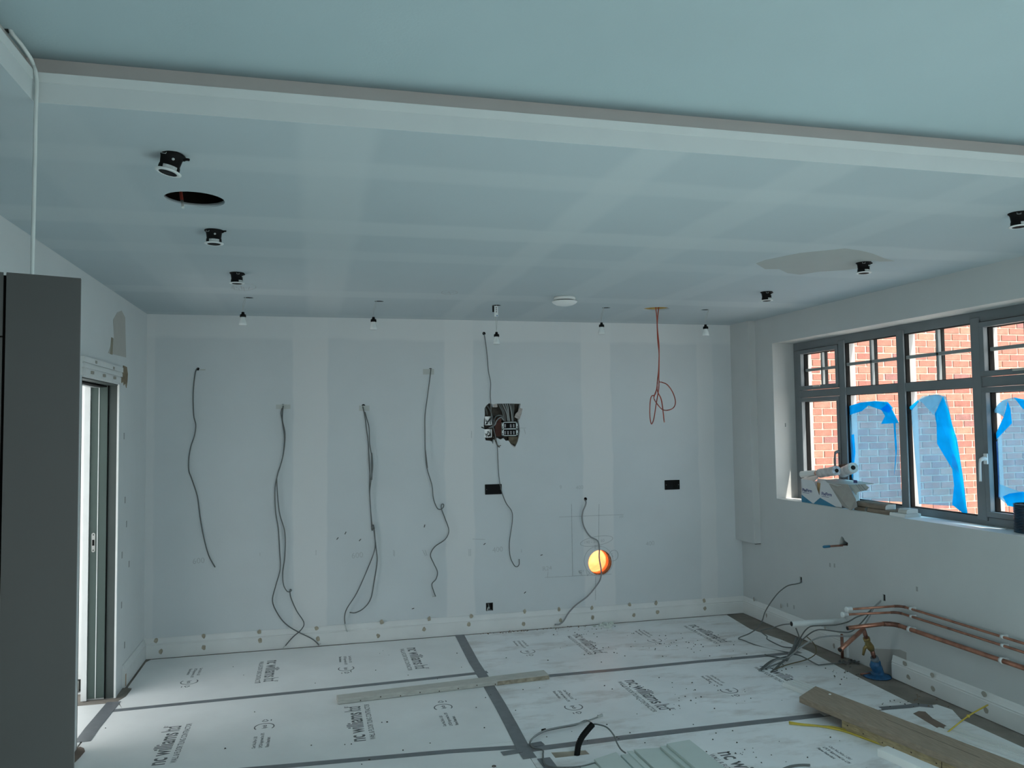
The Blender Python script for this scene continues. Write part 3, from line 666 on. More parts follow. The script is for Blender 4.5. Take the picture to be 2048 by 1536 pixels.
for k in range(70): P.append(tuple(F(rg.uniform(1820, 1960), 1385+rg.uniform(-12, 30)+(0)))[:2])
crumbs('mortar_dust_line', [p for p in P if p[1] < -.028 and p[0] < 5.06], 'line of brown mortar crumbs along the foot of the back skirting', mat('mortar_crumb', (.21, .15, .11), .9, var=.4), .004, .009, 2)
P = [tuple(F(1215+rg.gauss(0, 10), 1251+rg.gauss(0, 2.5)))[:2]+(abs(rg.gauss(0, .006)),) for k in range(40)]+[tuple(F(x, y))[:2] for x, y in [(1189,1254),(1190,1253),(1219,1258),(1221,1257)]]
crumbs('plaster_rubble', P, 'small heap of white plaster rubble by the back skirting', mat('plaster_lump', (.62, .66, .62), .9, var=.2), .009, .02, 4)

# ================================================================== TIMBERS ON THE FLOOR
m_batten = mat('chalky_batten', (.50, .49, .45), .85, var=.16, scale=14, grain=(1, 14, 14), bump=.3)
m_board = mat('scaffold_board', (.30, .235, .175), .8, var=.18, scale=9, grain=(12, 1.2, 12), bump=.25)
m_pine = mat('pine_offcut', (.42, .33, .19), .8, var=.25, scale=9, grain=(12, 1.2, 12), bump=.2)
m_gloss = mat('white_moulding', (.78, .78, .76), .35, var=.02)
m_nail = mat('rust_spot', (.07, .045, .03), .8)
k2 = K(640, 1230, 4.096)
a, b, c, d = F(*k2(145,735)), F(*k2(1875,527)), F(*k2(1835,450), .03), F(*k2(135,655), .03)
t = thing('timber_batten', 'long chalky white timber batten lying across the taped floor sheets', 'timber', (a+b)/2)
h = Vector((0, 0, .031)); z0 = Vector((0, 0, .001)); a2, b2, c2, d2 = [Vector((p.x, p.y, .001)) for p in (a, b, c, d)]
part('shaft', MB().hexa([a2, b2, c2, d2], [p+h-z0 for p in (a2, b2, c2, d2)]), m_batten, t, bev=.004)
part('mortar_crust', MB().hexa([b2+(a2-b2)*.26+Vector((0,-.003,0)), b2+Vector((.002,-.003,0)), b2+Vector((.002,.0,0)), b2+(a2-b2)*.26], [p+Vector((0,0,.026)) for p in (b2+(a2-b2)*.26+Vector((0,-.003,0)), b2+Vector((.002,-.003,0)), b2+Vector((.002,.0,0)), b2+(a2-b2)*.24)]), mat('mortar_crust', (.36, .31, .24), .95, var=.35, scale=30, bump=.6), t)
rn = random.Random(8)
for k in range(9):
    q = a2+(b2-a2)*(.1+.09*k); part('nail_mark', MB().lathe([(.004, -.001), (.004, .0), (0, .0)], (q.x, q.y-.0006, .012+rn.uniform(-.004, .006)), 7, 'y'), m_nail, t)
# scaffold plank on two offcuts
k7 = K(1548, 1320, 4.096)
A_, D_ = F(*k7(205,300), .095), F(*k7(340,212), .095); A_.z = D_.z = 0
dirp = (F(*k7(1560,850), .095)-F(*k7(205,300), .095)); dirp.z = 0; dirp.normalize()
LNG = 2.3
tp = thing('wooden_plank', 'wide brown scaffold plank propped on a pine offcut at the lower right', 'timber', A_)
bot = [A_, A_+dirp*LNG, D_+dirp*LNG, D_]
part('board', MB().hexa([p+Vector((0,0,.060)) for p in bot], [p+Vector((0,0,.095)) for p in bot]), m_board, tp, bev=.003)
part('crack', MB().bar(A_*.35+D_*.65+dirp*.55+Vector((0,0,.0945)), A_*.45+D_*.55+dirp*1.1+Vector((0,0,.0945)), .003, .001), m_nail, tp)
part('paint_fleck', MB().lathe([(.008, .095), (.006, .099), (0, .1)], F(*k7(458,282), .095)*Vector((1,1,0)).length if False else Vector((F(*k7(458,282), .095).x, F(*k7(458,282), .095).y, 0)), 9), m_gloss, tp)
n_ = Vector((-dirp.y, dirp.x, 0)); n_ = n_ if n_.x > 0 else -n_
p0 = A_+dirp*.30+n_*.055
to = thing('timber_offcut', 'nail-pocked pine offcut under the scaffold plank', 'timber', p0)
part('shaft', MB().bar(p0+Vector((0,0,.001)), p0+dirp*1.9+Vector((0,0,.001)), .07, .058), m_pine, to, bev=.002)
for k in range(16):
    q = p0-n_*.0352+dirp*(.04+.105*k+rn.uniform(-.03, .03)); q.z = rn.uniform(.015, .05)
    part('nail_mark', MB().bar(q, q+dirp*.007, .0022, .006), m_nail, to)
for s_ in (.62, .70, 1.02, 1.12, 1.5):
    q = p0-n_*.036+dirp*s_; part('pencil_square', MB().bar(q+Vector((0,0,.008)), q+Vector((0,0,.05))+dirp*.004, .003, .0015, n_*-1), m_nail, to)
# white grooved moulding peeping out under the plank
def moulding(name, label, p, d, ln, wd, th, ngr, z=0.001, mt=m_gloss, grp=None):
    d = Vector(d).normalized(); s = Vector((d.y, -d.x, 0)); mb = MB(); p = Vector((p[0], p[1], z)); n = ngr*2+1; prof = []
    for i in range(n):
        x0, x1 = -wd/2+wd*i/n, -wd/2+wd*(i+1)/n; hh = th if i % 2 == 0 else th*.8
        if i % 2: x0 += wd/n*.25; x1 -= wd/n*.25
        else: x0 -= wd/n*.25*(i > 0); x1 += wd/n*.25*(i < n-1)
        prof += [(x0, hh), (x1, hh)]
    prof = [(-wd/2, 0)]+prof+[(wd/2, 0)]
    mb.prism([p+s*x+Vector((0,0,h_)) for x, h_ in prof], d*ln); return solo(name, mb, mt, label, 'moulding', grp)
g0, g1 = F(*k7(90,185), .03), F(*k7(160,152), .03)
gm = (g0+g1)/2; moulding('white_moulding', 'short white grooved moulding sticking out from under the plank end', gm, dirp+Vector((.03,0,0)), .62, .125, .028, 3)
# long white length lying on the plank, its near edge overhanging
q0, q1 = F(*k7(850,722), .135), F(*k7(925,702), .135); e1 = F(*k7(1355,885), .135)
dm_ = Vector((e1.x-q1.x, e1.y-q1.y, 0)).normalized()
tw = thing('white_skirting_length', 'white square-edged skirting length resting on the plank, nearest the lens', 'moulding', (q0.x, q0.y, .096))
sv = Vector((dm_.y, -dm_.x, 0)); mid = (q0+q1)/2; mid.z = 0
part('board', MB().bar(mid+Vector((0,0,.0965)), mid+dm_*1.3+Vector((0,0,.0965)), .075, .038), m_gloss, tw, bev=.003)
# white mouldings behind the plank
bk = [F(*k7(*q), .012) for q in [(1310,566),(2048,812)]]
db = Vector((bk[1].x-bk[0].x, bk[1].y-bk[0].y, 0)).normalized()
moulding('white_moulding', 'long white moulding lying on the floor right of the plank, nearer the plank', bk[0]+Vector((.02,0,0)), db, 1.5, .045, .016, 1)
bk2 = F(*k7(1362,560), .012); moulding('white_moulding', 'long white moulding lying on the floor right of the plank, nearer the skirting', bk2+Vector((.045,0,0)), db, 1.4, .05, .02, 1)
# a strip of brown paper on the screed side
P = [F(*k7(*q)) for q in [(1140,440),(1185,420),(1240,425),(1300,480),(1420,545),(1440,570),(1340,560)]]
solo('brown_paper_strip', MB().prism([(p.x, p.y, .0006) for p in P], (0, 0, .001)), mat('brown_paper', (.20, .145, .115), .9, var=.15), 'brown paper strip lying on the sheet beside the plank', 'paper')
# yellow strapping
ys = mat('yellow_strapping', (.55, .42, .06), .45, var=.1)
px = [(1578,1446),(1600,1450),(1645,1455),(1690,1465),(1740,1483),(1762,1491)]
st = thing('yellow_strap', 'yellow plastic strap lying on the sheet and under the plank, knotted at its upright end', 'strap', F(1640,1456))
pts = [Vector((p.x, p.y, .006)) for p in (F(*q) for q in px)]; part('band', MB().tube(smooth_path(pts, 4), .0055, 6), ys, st)
px2 = [(1578,1449),(1620,1453),(1665,1455),(1700,1464)]
part('band', MB().tube(smooth_path([Vector((p.x, p.y, .005)) for p in (F(*q) for q in px2)], 4), .004, 6), ys, st)
b0 = F(*k7(1412,600), .01); b1 = on(*k7(1590,460), 1, b0.y+.02); b2_ = on(*k7(1752,368), 1, b0.y+.05)
part('band', MB().tube(smooth_path([b0, b1, b2_], 5), .0042, 6), ys, st)
part('knot', MB().lathe([(0, -.010), (.008, -.006), (.0095, 0), (.007, .007), (0, .010)], b1, 9), ys, st)

# ================================================================== SAGE PANELS, CONDUIT AND CABLE AT THE BOTTOM EDGE
m_sage = mat('sage_panel', (.56, .63, .60), .45, var=.03)
k8 = K(1200, 1430, 5.689)
lef = [(1241,1509),(1268,1498.6),(1320,1492),(1333,1487)]; edge = F(1376,1481,.06)
dirn = F(1446,1536,.06)-F(1376,1481,.06); dirn.z = 0; dirn.normalize()
PG = 'stacked sage door panels'
nm = ['lowest', 'second', 'third', 'topmost']
for i, q in enumerate(lef):
    z0_ = .001+i*.0165; p = F(q[0], q[1], z0_+.016); back = Vector((edge.x-p.x, edge.y-p.y, 0))
    pl = [Vector((p.x, p.y, z0_)), Vector((edge.x+.002*i, edge.y-.002*i, z0_))]
    ln = 1.3
    mb = MB().prism([pl[0], pl[0]+dirn*ln, pl[1]+dirn*ln, pl[1]], (0, 0, .0162))
    solo('panel_board', mb, m_sage, 'pale sage green panel, %s of the stack at the bottom edge' % nm[i], 'panel', PG, bev=.002)
    if i == 0:
        p_ = F(1254.5, 1504, .0185)
        solo('panel_board', MB().prism([Vector((p_.x, p_.y, .0174)), Vector((p_.x, p_.y, .0174))+dirn*.9, Vector((p_.x, p_.y, .0174))+dirn*.9+Vector((.028,-.002,0)), Vector((p_.x+.028, p_.y-.002, .0174))], (0, 0, .006)), m_sage, 'narrow sage fillet strip lying on the lowest sage panel', 'panel', PG)
p, q, r_ = F(1188,1518,.02), F(1232,1503.6,.02), F(1175,1528,.02)
solo('panel_board', MB().prism([(p.x, p.y, .001), (p.x+dirn.x*.7, p.y+dirn.y*.7, .001), (q.x+dirn.x*.7-.004, q.y+dirn.y*.7, .001), (q.x, q.y, .001)], (0, 0, .019)), m_sage, 'separate sage green panel left of the stack, beside the black conduit', 'panel', PG, bev=.002)
p2_ = F(1160,1532,.012); solo('panel_board', MB().prism([(p2_.x, p2_.y, .001), (p2_.x+.06, p2_.y-.5, .001), (p.x+.05, p.y-.5, .001), (p.x-.012, p.y-.01, .001)], (0, 0, .011)), m_sage, 'thin sage green strip left of the separate panel', 'panel', PG)
# black conduit
k3 = K(980, 1430, 7.877); m_blk = mat('black_plastic', (.004, .004, .0045), .6, var=.2, spec=.15)
c0 = F(*k3(1370,625)); ys_ = c0.y
pts = [Vector((c0.x, ys_, -.004))]+[on(*k3(*q), 1, ys_+.012*i) for i, q in enumerate([(1375,590),(1395,470),(1450,350),(1530,245),(1618,145)])]
sp = smooth_path(pts, 8)
tc = thing('conduit', 'black flexible conduit rising from the cut-out in the floor sheet', 'conduit', c0)
part('hose', MB().tube(sp, [.0155+.0008*(i % 2) for i in range(len(sp))], 14, cap=False), m_blk, tc)
part('mouth', MB().tube([sp[-3], sp[-1]], .0125, 12), m_dark, tc)
m_cable = mat('grey_cable', (.115, .125, .123), .45, var=.06)
m_cabl2 = mat('grey_cable_pale', (.26, .275, .275), .45, var=.06)
tk = thing('loose_cable', 'flat grey cable coming out of the black conduit and looping over the sheets', 'cable', c0)
e0 = sp[-1]
pr = [e0]+[None]*6
right = path3([(1186,1449),(1196,1449),(1214,1455),(1228,1471),(1234,1486),(1242,1499),(1251,1506)], {0: e0, 6: F(1251,1506,.035)})
part('sheath', MB().tube(smooth_path(right, 5), .0042, 8), m_cable, tk)
lp = [(1185,1445),(1172,1441),(1150,1450),(1118,1456),(1088,1463),(1066,1476),(1060,1486),(1068,1496),(1085,1500),(1086,1509),(1087,1521),(1094,1531),(1120,1535),(1162,1533),(1190,1526)]
le = [e0]+[F(x, y, .012) for x, y in lp[1:]]
part('sheath', MB().tube(smooth_path(le, 5), .0046, 8), m_cable, tk)
l2 = [F(x, y, .02) for x, y in [(1203,1430),(1196,1434),(1180,1440),(1152,1448),(1120,1454),(1090,1461),(1070,1472),(1061,1483)]]
part('sheath', MB().tube(smooth_path(l2, 5), .0046, 8), m_cabl2, tk)
part('stripped_end', MB().tube([F(1195,1434,.022), F(1204,1430,.024)], [.006, .009], 8), mat('bare_cores', (.5, .52, .5), .6), tk)
part('tape_wrap', MB().tube([F(1084,1461,.016), F(1091,1459.5,.016)], .0085, 8), m_blk, tk)
p = F(1585, 1530, .006); sd_ = [F(x, y, .006) for x, y in [(1562,1540),(1580,1533),(1600,1530),(1620,1530)]]
solo('loose_cable_end', MB().tube(smooth_path(sd_, 4), .006, 8), m_cable, 'grey cable end entering at the bottom edge below the wordmark', 'cable')
p = F(988, 1533); solo('washer', MB().lathe([(.006, .001), (.011, .001), (.011, .003), (.006, .003), (.006, .001)], (p.x, p.y, 0), 12), m_nail, 'small dark washer lying on the sheet below the tape cross', 'washer')
# torn hole in the sheet by the doorway with brown paper and scuffs
P = [F(*q) for q in [(148,1500),(160,1494),(168,1497),(170,1503),(160,1515),(147,1528),(140,1528),(140,1503)]]
solo('torn_paper', MB().prism([(p.x, p.y, .0003) for p in P], (0, 0, .002)), mat('brown_paper', (.20, .145, .115), .9), 'crumpled brown paper scrap on the floor at the foot of the grey cabinet', 'paper')
for q0, q1 in [((150,1492),(172,1491)),((148,1497),(165,1497)),((165,1497),(171,1500))]:
    pass
# ================================================================== CABLES ON THE BACK WALL
K4 = K(350, 560, 3.7236); K6 = K(820, 560, 3.4133)
CG = 'grey cables hanging on the back wall'
def hang(label, runs, r=.0042, off=-.018, mt=None, tail=None, hole=None):
    """runs: list of pixel lists, each one cable hanging a little off the wall"""
    pts0 = runs[0]; p = B(*pts0[0]); t = thing('hanging_cable', label, 'cable', (p.x, -.004, p.z), CG)
    for j, px in enumerate(runs):
        P = [B(x, y, off-.006*j) for x, y in px]; P[0] = Vector((P[0].x, .03, P[0].z)); P.insert(1, B(px[0][0], px[0][1]+2, -.004))
        part('sheath', MB().tube(smooth_path(P, 5), r, 8), mt or m_cable, t)
    return t
c = [K4(*q) for q in [(165,655),(152,690),(140,780),(135,880),(140,1010),(155,1080),(145,1160),(118,1240),(103,1330),(104,1420)]]+[K5(*q) for q in [(118,200),(160,330),(180,480),(205,620),(240,750),(287,838)]]
hang('single grey cable hanging on the back wall, nearest the doorway', [c], .0046)
a_ = [K4(*q) for q in [(805,935),(800,1040),(820,1150),(808,1290),(780,1400)]]+[K5(*q) for q in [(735,170),(715,270),(718,430),(738,560),(748,720),(752,850),(720,970),(697,1080),(740,1180),(800,1250),(880,1300),(980,1350),(1030,1395)]]
b_ = [K4(*q) for q in [(800,935),(790,990),(800,1060),(815,1180),(800,1330),(765,1440)]]+[K5(*q) for q in [(728,240),(745,440),(785,590),(785,760),(770,870),(775,960),(800,1008),(822,1012),(833,1002),(824,996),(822,1010),(830,1060),(870,1150),(920,1230),(905,1280),(840,1340),(790,1398)]]
t = hang('pair of grey cables reaching the floor with crossed ends, second cable set from the doorway', [a_], .0044, -.03)
P = [B(x, y, -.034) for x, y in b_]; P[0].y = .03; part('sheath', MB().tube(smooth_path(P, 5), .0042, 8), m_cable, t)
for q0, q1 in [((637,1290),(642,1287)),((571,1291),(566,1296))]: part('stripped_end', MB().tube([B(*q0, -.03), B(*q1, -.034)], .004, 6), mat('bare_cores', (.5, .52, .5), .6), t)
a_ = [K4(*q) for q in [(1400,940),(1415,1020),(1425,1100),(1440,1220),(1445,1340),(1455,1489)]]+[K5(*q) for q in [(1385,20),(1393,150),(1390,280),(1400,450),(1408,575),(1417,538),(1425,600),(1437,700),(1445,790),(1425,930),(1400,1060),(1350,1130),(1290,1162),(1248,1160)]]
b_ = [K4(*q) for q in [(1405,940),(1430,1040),(1445,1100),(1450,1220),(1468,1340),(1465,1489)]]+[K5(*q) for q in [(1405,20),(1413,120),(1398,240),(1392,320),(1403,480),(1412,560),(1420,545),(1430,640),(1425,720),(1380,840),(1300,1020),(1230,1130),(1212,1190),(1215,1240)]]
t = hang('pair of grey cables tied half way, third set from the doorway', [a_], .0044, -.022)
P = [B(x, y, -.028) for x, y in b_]; P[0].y = .03; part('sheath', MB().tube(smooth_path(P, 5), .0042, 8), m_cable, t)
part('stripped_end', MB().tube([B(*K5(1215,1240), -.028), B(*K5(1222,1275), -.03), B(*K5(1232,1298), -.03)], .0042, 7), mat('bare_cores', (.5, .52, .5), .6), t)
part('tie', MB().tube([B(745,1050,-.025), B(747,1058,-.025)], .012, 8), m_cable, t)
c = [K4(*q) for q in [(1905,662),(1900,720),(1880,870),(1862,1010),(1862,1150),(1865,1290),(1880,1400)]]+[K7(*q) for q in [(105,0),(115,120),(150,240),(160,330),(185,395),(210,405),(228,390),(230,372),(219,370),(213,385),(218,410),(240,470),(265,550),(240,610),(170,660),(140,715),(160,770),(187,830),(178,880),(150,915),(160,960),(175,1000)]]
t = hang('single kinked grey cable with a small curl, left of the open wiring box', [c], .0042, -.03)
part('stripped_end', MB().tube([B(*K7(175,1000), -.03), B(*K7(155,1000), -.045)], .0035, 6), mat('bare_cores', (.5, .52, .5), .6), t)
c = [K6(*q) for q in [(505,360),(515,420),(527,520),(535,620),(550,700),(548,780),(552,850),(557,950),(575,1030),(595,1130),(600,1230)]]+[K7(*q) for q in [(600,60),(607,180),(625,280),(655,360),(695,420),(698,490),(685,580),(678,650),(685,730),(710,785),(730,797),(745,780),(745,745)]]
hang('grey cable from a high hole, passing before the open wiring box', [c], .0038, -.035, m_cabl2 if False else m_cable)
c = [K7(*q) for q in [(1198,338),(1200,370),(1180,420),(1175,470),(1190,530),(1230,590),(1280,620),(1292,670),(1292,740),(1305,820),(1300,880),(1270,930),(1210,1000),(1130,1060),(1080,1115),(1050,1165),(1020,1190),(990,1192)]]
hang('thick grey cable hanging in front of the glowing round duct hole', [c], .0062, -.055, mat('grey_cable_mid', (.25, .255, .26), .45, var=.06))
# red cables out of the ceiling
m_red = mat('red_cable', (.32, .05, .024), .4, var=.08)
yo = OR_.y
t = thing('red_cable', 'pair of orange red fire cables hanging in loops from the round ceiling opening', 'cable', (OR_.x, yo, 2.64))
for px, r in [([(1675,170),(1685,260),(1690,400),(1700,500),(1700,620),(1700,690),(1720,698),(1760,718),(1795,770),(1812,830),(1800,870),(1765,888),(1725,885),(1690,850),(1668,815),(1668,790),(1690,730)], .0042),
              ([(1700,170),(1688,300),(1700,450),(1698,600),(1688,700),(1690,760),(1715,815),(1728,900),(1735,970)], .0044),
              ([(1690,700),(1675,780),(1650,792),(1640,830),(1637,920),(1648,983),(1665,945),(1680,850),(1697,750),(1700,690)], .0040)]:
    P = [B(*K6(*q), yo+.004*i*(-1)**i) for i, q in enumerate(px)]
    part('sheath', MB().tube(smooth_path(P, 5), r, 8), m_red, t)
part('stripped_end', MB().tube([B(*K6(1735,960), yo), B(*K6(1737,972), yo)], .006, 8), mat('pale_core', (.6, .3, .25), .5), t)

# ================================================================== CEILING FITTINGS
m_bulb = mat('frosted_lamp', (.72, .76, .76), .25, var=.03); m_flex = mat('thin_flex', (.45, .47, .47), .5)
BG = 'bare test lamps hanging from the ceiling'
bl = [(486,624,'leftmost of the five in the row'), (747,634,'second from the left of the row of five'), (993,664,'middle one, below a white driver box'), (1203,645,'fourth of the row, left of the red cables'), (1411,649,'rightmost of the row, right of the red cables')]
def make_lamp():
    t = thing('test_lamp', '', 'lamp', (0,0,0), BG)
    part('lamp_holder', MB().lathe([(0, 0), (.009, 0), (.011, -.014), (.020, -.018), (.021, -.034), (.019, -.036), (0, -.036)], (0,0,0), 16), m_blk, t)
    bb = part('bulb', MB().lathe([(.016, -.036), (.0165, -.048), (.020, -.054), (.026, -.074), (.0275, -.088), (.022, -.092), (0, -.093)], (0,0,0), 18), m_bulb, t)
    part('bulb_face', MB().lathe([(.022, -.0925), (.012, -.0935), (0, -.0938)], (0,0,0), 14), mat('lamp_face', (.42, .44, .44), .3), bb)
    return t
l0 = make_lamp()
for i, (x, y, s) in enumerate(bl):
    hp_ = BULBS[i]; p = B(x, y, hp_.y); lab = 'bare spot lamp in black holder, '+s
    if i == 0: l0.location = p; l0['label'] = lab; o = l0
    else: o = dup(l0, p, lab, BG)
for i, (x, y, s) in enumerate(bl):
    hp_ = BULBS[i]; p = B(x, y, hp_.y); rt = [o for o in bpy.data.objects if o.name.startswith('test_lamp')][i]
    dx = [-.02, -.02, 0, -.02, .03][i]; top = Vector((hp_.x+dx, hp_.y, 2.69))
    for s_ in (-1, 1):
        mid = (p+top)/2+Vector((.006*s_, .0, 0))
        part('flex', MB().tube(smooth_path([p, p+Vector((.002*s_, 0, .03)), mid, top-Vector((0,0,.045)), top], 4), .0016, 6), m_flex, rt)
p = B(991, 622, BULBS[2].y); rt = thing('lamp_driver', 'white lamp driver box hanging under the ceiling above the middle test lamp', 'driver', (p.x, p.y-.012, p.z-.04))
part('case', MB().box((p.x-.014, p.y-.02, p.z-.045), (p.x+.016, p.y-.006, p.z+.035)), m_bulb, rt, bev=.002)
part('terminal_cover', MB().box((p.x-.026, p.y-.02, p.z-.01), (p.x-.0145, p.y-.006, p.z+.036)), m_blk, rt)
for k in range(3): part('print_mark', MB().box((p.x-.002, p.y-.0206, p.z+.018-.015*k), (p.x+.006, p.y-.0202, p.z+.024-.015*k)), m_blk, rt)
part('blue_label', MB().box((p.x+.002, p.y-.0206, p.z-.042), (p.x+.012, p.y-.0202, p.z-.034)), mat('blue_print', (.06, .15, .35), .5), rt)
# smoke alarm
D = T(1129, 594); t = thing('smoke_alarm', 'white domed smoke alarm on the ceiling', 'alarm', (D.x, D.y, 2.65))
part('base', MB().lathe([(0, 0), (.075, 0), (.078, -.012), (.074, -.022), (.062, -.024), (0, -.024)], (D.x, D.y, 2.65), 32), m_white, t)
part('sensor_gap', MB().lathe([(.064, -.022), (.064, -.033), (0, -.033)], (D.x, D.y, 2.65), 28), m_dark, t)
part('cover', MB().lathe([(0, -.031), (.088, -.031), (.090, -.036), (.082, -.045), (.062, -.056), (.035, -.062), (0, -.063)], (D.x, D.y, 2.65), 32), m_white, t)
# downlights pulled part way out of their holes
m_ring = mat('downlight_ring', (.72, .75, .75), .35, var=.02); m_lab = mat('rating_label', (.50, .53, .53), .5, var=.2, scale=80)
DG = 'black downlights dropped from the ceiling'
def make_down():
    t = thing('downlight', '', 'downlight', (0,0,0), DG)
    part('body', MB().lathe([(0, .004), (.052, .004), (.052, -.004), (.047, -.008), (.043, -.014), (.041, -.030), (.039, -.046), (.0415, -.054), (.0425, -.078), (0, -.078)], (0,0,0), 28), m_blk, t)
    rg_ = part('trim_ring', MB().lathe([(.036, -.074), (.052, -.0755), (.0525, -.079), (.045, -.0815), (.036, -.082), (.0345, -.076)], (0,0,0), 32), m_ring, t)
    part('baffle', MB().lathe([(.036, -.0815), (.026, -.066), (.012, -.06), (0, -.06)], (0,0,0), 24), m_dark, t)
    vs = []
    for a in np.linspace(-2.1, -.75, 9): vs.append((.0432*math.cos(a), .0432*math.sin(a)))
    mb = MB()
    for (xa, ya), (xb, yb_) in zip(vs, vs[1:]): mb.add([(xa, ya, -.058), (xb, yb_, -.058), (xb, yb_, -.073), (xa, ya, -.073)], [(0,1,2,3)])
    part('rating_label', mb, m_lab, t)
    part('screw_boss', MB().lathe([(.006, -.0425), (.005, -.045), (.002, -.0455), (0, -.044)], (.010, 0, -.030), 10, 'y'), m_lab, t)
    cl = MB(); cl.tube([(-.036, -.030, -.004), (-.038, -.034, -.016), (-.022, -.042, -.016), (-.02, -.040, -.004)], .0012, 6); part('spring_clip', cl, m_lab, t)
    part('spring_arm', MB().tube(smooth_path([(.044, -.008, -.012), (.055, -.010, -.004), (.068, -.010, -.002)], 3), [.006]*6+[.003], 6), m_blk, t)
    return t
d0 = make_down()
dl = [(345,310,'left row, nearest the lens, tilted most',.22,.15), (428,461,'left row, just behind the round speaker hole',0,0), (474,546,'left row, furthest back, over a pencilled circle',0,.9), (1533,584,'right row, furthest back, near the corner',0,.25), (1727,525,'right row, beside the ceiling patch',.02,.05), (2037,426,'right row, cut by the right edge of the photo',-.02,-.1)]
for i, (x, y, s, tilt, rz) in enumerate(dl):
    q = T(x, y); lab = 'black downlight with white ring, '+s
    loc = (q.x, q.y, 2.65)
    if i == 0: d0.location = loc; d0['label'] = lab; o = d0
    else: o = dup(d0, loc, lab, DG)
    o.rotation_euler = (0, tilt, rz); o.scale = (.8, .8, .77)
# white cable-end in the speaker hole
ph = on(362, 388, 1, SPK.y+.03); pl = on(366, 415, 1, SPK.y-.03)
t = thing('speaker_cable', 'red and white cable end poking out of the round speaker hole', 'cable', (ph.x, ph.y, 2.66))
mid = ph*.35+pl*.65
part('sheath', MB().tube([Vector((ph.x-.003, ph.y, ph.z+.06)), ph, ph*.5+pl*.5], .006, 8), mat('dull_red', (.28, .045, .03), .5), t)
part('stripped_end', MB().tube([ph*.5+pl*.5, pl], .0055, 8), mat('bare_cores', (.5, .52, .5), .6), t)

# ================================================================== WALL PLATES, WIRING BOX, DUCT
def plate(x, y, label):
    p = B(x, y); t = thing('blank_plate', label, 'wall plate', (p.x, 0, p.z), 'black double plates on the back wall')
    part('plate', MB().box((p.x-.073, -.009, p.z-.043), (p.x+.073, .0, p.z+.043)), m_blk, t, bev=.003)
    for s in (-1, 1): part('screw', MB().lathe([(.004, -.0088), (.003, -.0105), (0, -.0105)], (p.x+s*.06, 0, p.z), 8, 'y'), mat('dark_steel', (.16, .16, .16), .35, .7), t)
    for s in (-1, 1): part('module_line', MB().box((p.x+s*.024-.018, -.0098, p.z-.018), (p.x+s*.024+.018, -.0088, p.z+.018)), mat('black_module', (.004, .004, .0045), .6, spec=.15), t)
plate(986.5, 978.5, 'black double wall plate partly behind the hanging cable'); plate(1344, 969.5, 'black double wall plate right of the round duct hole')
a, b = B(972, 1222), B(986, 1205); t = thing('back_box', 'small dark flush box in the back wall just above the skirting', 'back box', ((a.x+b.x)/2, .03, a.z))
mb = MB(); mb.box((a.x, .052, a.z), (b.x, .058, b.z)); mb.box((a.x, 0.0, a.z), (a.x+.004, .056, b.z)); mb.box((b.x-.004, 0.0, a.z), (b.x, .056, b.z)); mb.box((a.x, 0, b.z-.004), (b.x, .056, b.z))
part('box', mb, mat('dark_steel', (.16, .16, .16), .35, .7) if False else mat('box_dark', (.02, .02, .02), .6), t)
part('cable_end', MB().tube(smooth_path([Vector((a.x+.03, .05, b.z-.02)), Vector((a.x+.032, .015, b.z-.05)), Vector((a.x+.02, .0, a.z+.03)), Vector((a.x+.012, -.006, a.z+.006))], 4), .005, 7), mat('bare_cores', (.5, .52, .5), .6), t)
# the wiring box
gx0, gx1 = B(*KC(750,0)).x, B(*KC(1128,0)).x; gz0, gz1 = B(*KC(900,1085)).z, B(*KC(900,755)).z; gc = (gx0+gx1)/2
t = thing('grid_switch', 'white framed eight-way grid switch in the open hole of the back wall', 'switch', (gc, .02, gz0))
fr = MB(); y0_, y1_ = .012, .030; ww, hh = gx1-gx0, gz1-gz0
for q in [(gx0, gx1, gz0, gz0+.006), (gx0, gx1, gz1-.006, gz1), (gx0, gx1, (gz0+gz1)/2-.004, (gz0+gz1)/2+.004)]: fr.box((q[0], y0_, q[2]), (q[1], y1_, q[3]))
for q in [(gx0, gx0+.017), (gx1-.015, gx1)]: fr.box((q[0], y0_, gz0), (q[1], y1_, gz1))
part('frame', fr, mat('grid_frame', (.50, .56, .56), .4, .2), t)
part('backing', MB().box((gx0+.004, .026, gz0+.003), (gx1-.004, .034, gz1-.003)), m_blk, t)
for r_ in range(2):
    for k in range(4):
        if r_ == 1 and k == 1: continue
        x = gx0+.024+k*(ww-.040)/4; z = gz0+.012+r_*hh*.5
        part('switch_module', MB().box((x, .016, z), (x+.012, .028, z+hh*.5-.030)), mat('module_grey', (.30, .29, .31), .5), t, bev=.001)
for zz in (gz0+.012, gz0+.045, gz1-.05, gz1-.016):
    for x in (gx0+.003, gx1-.009): part('slot', MB().box((x, .0105, zz), (x+.006, .0125, zz+.012)), m_blk, t)
lb = [B(*KC(350,930)), B(*KC(520,1120))]; lc = [B(*KC(360,625)), B(*KC(520,830))]
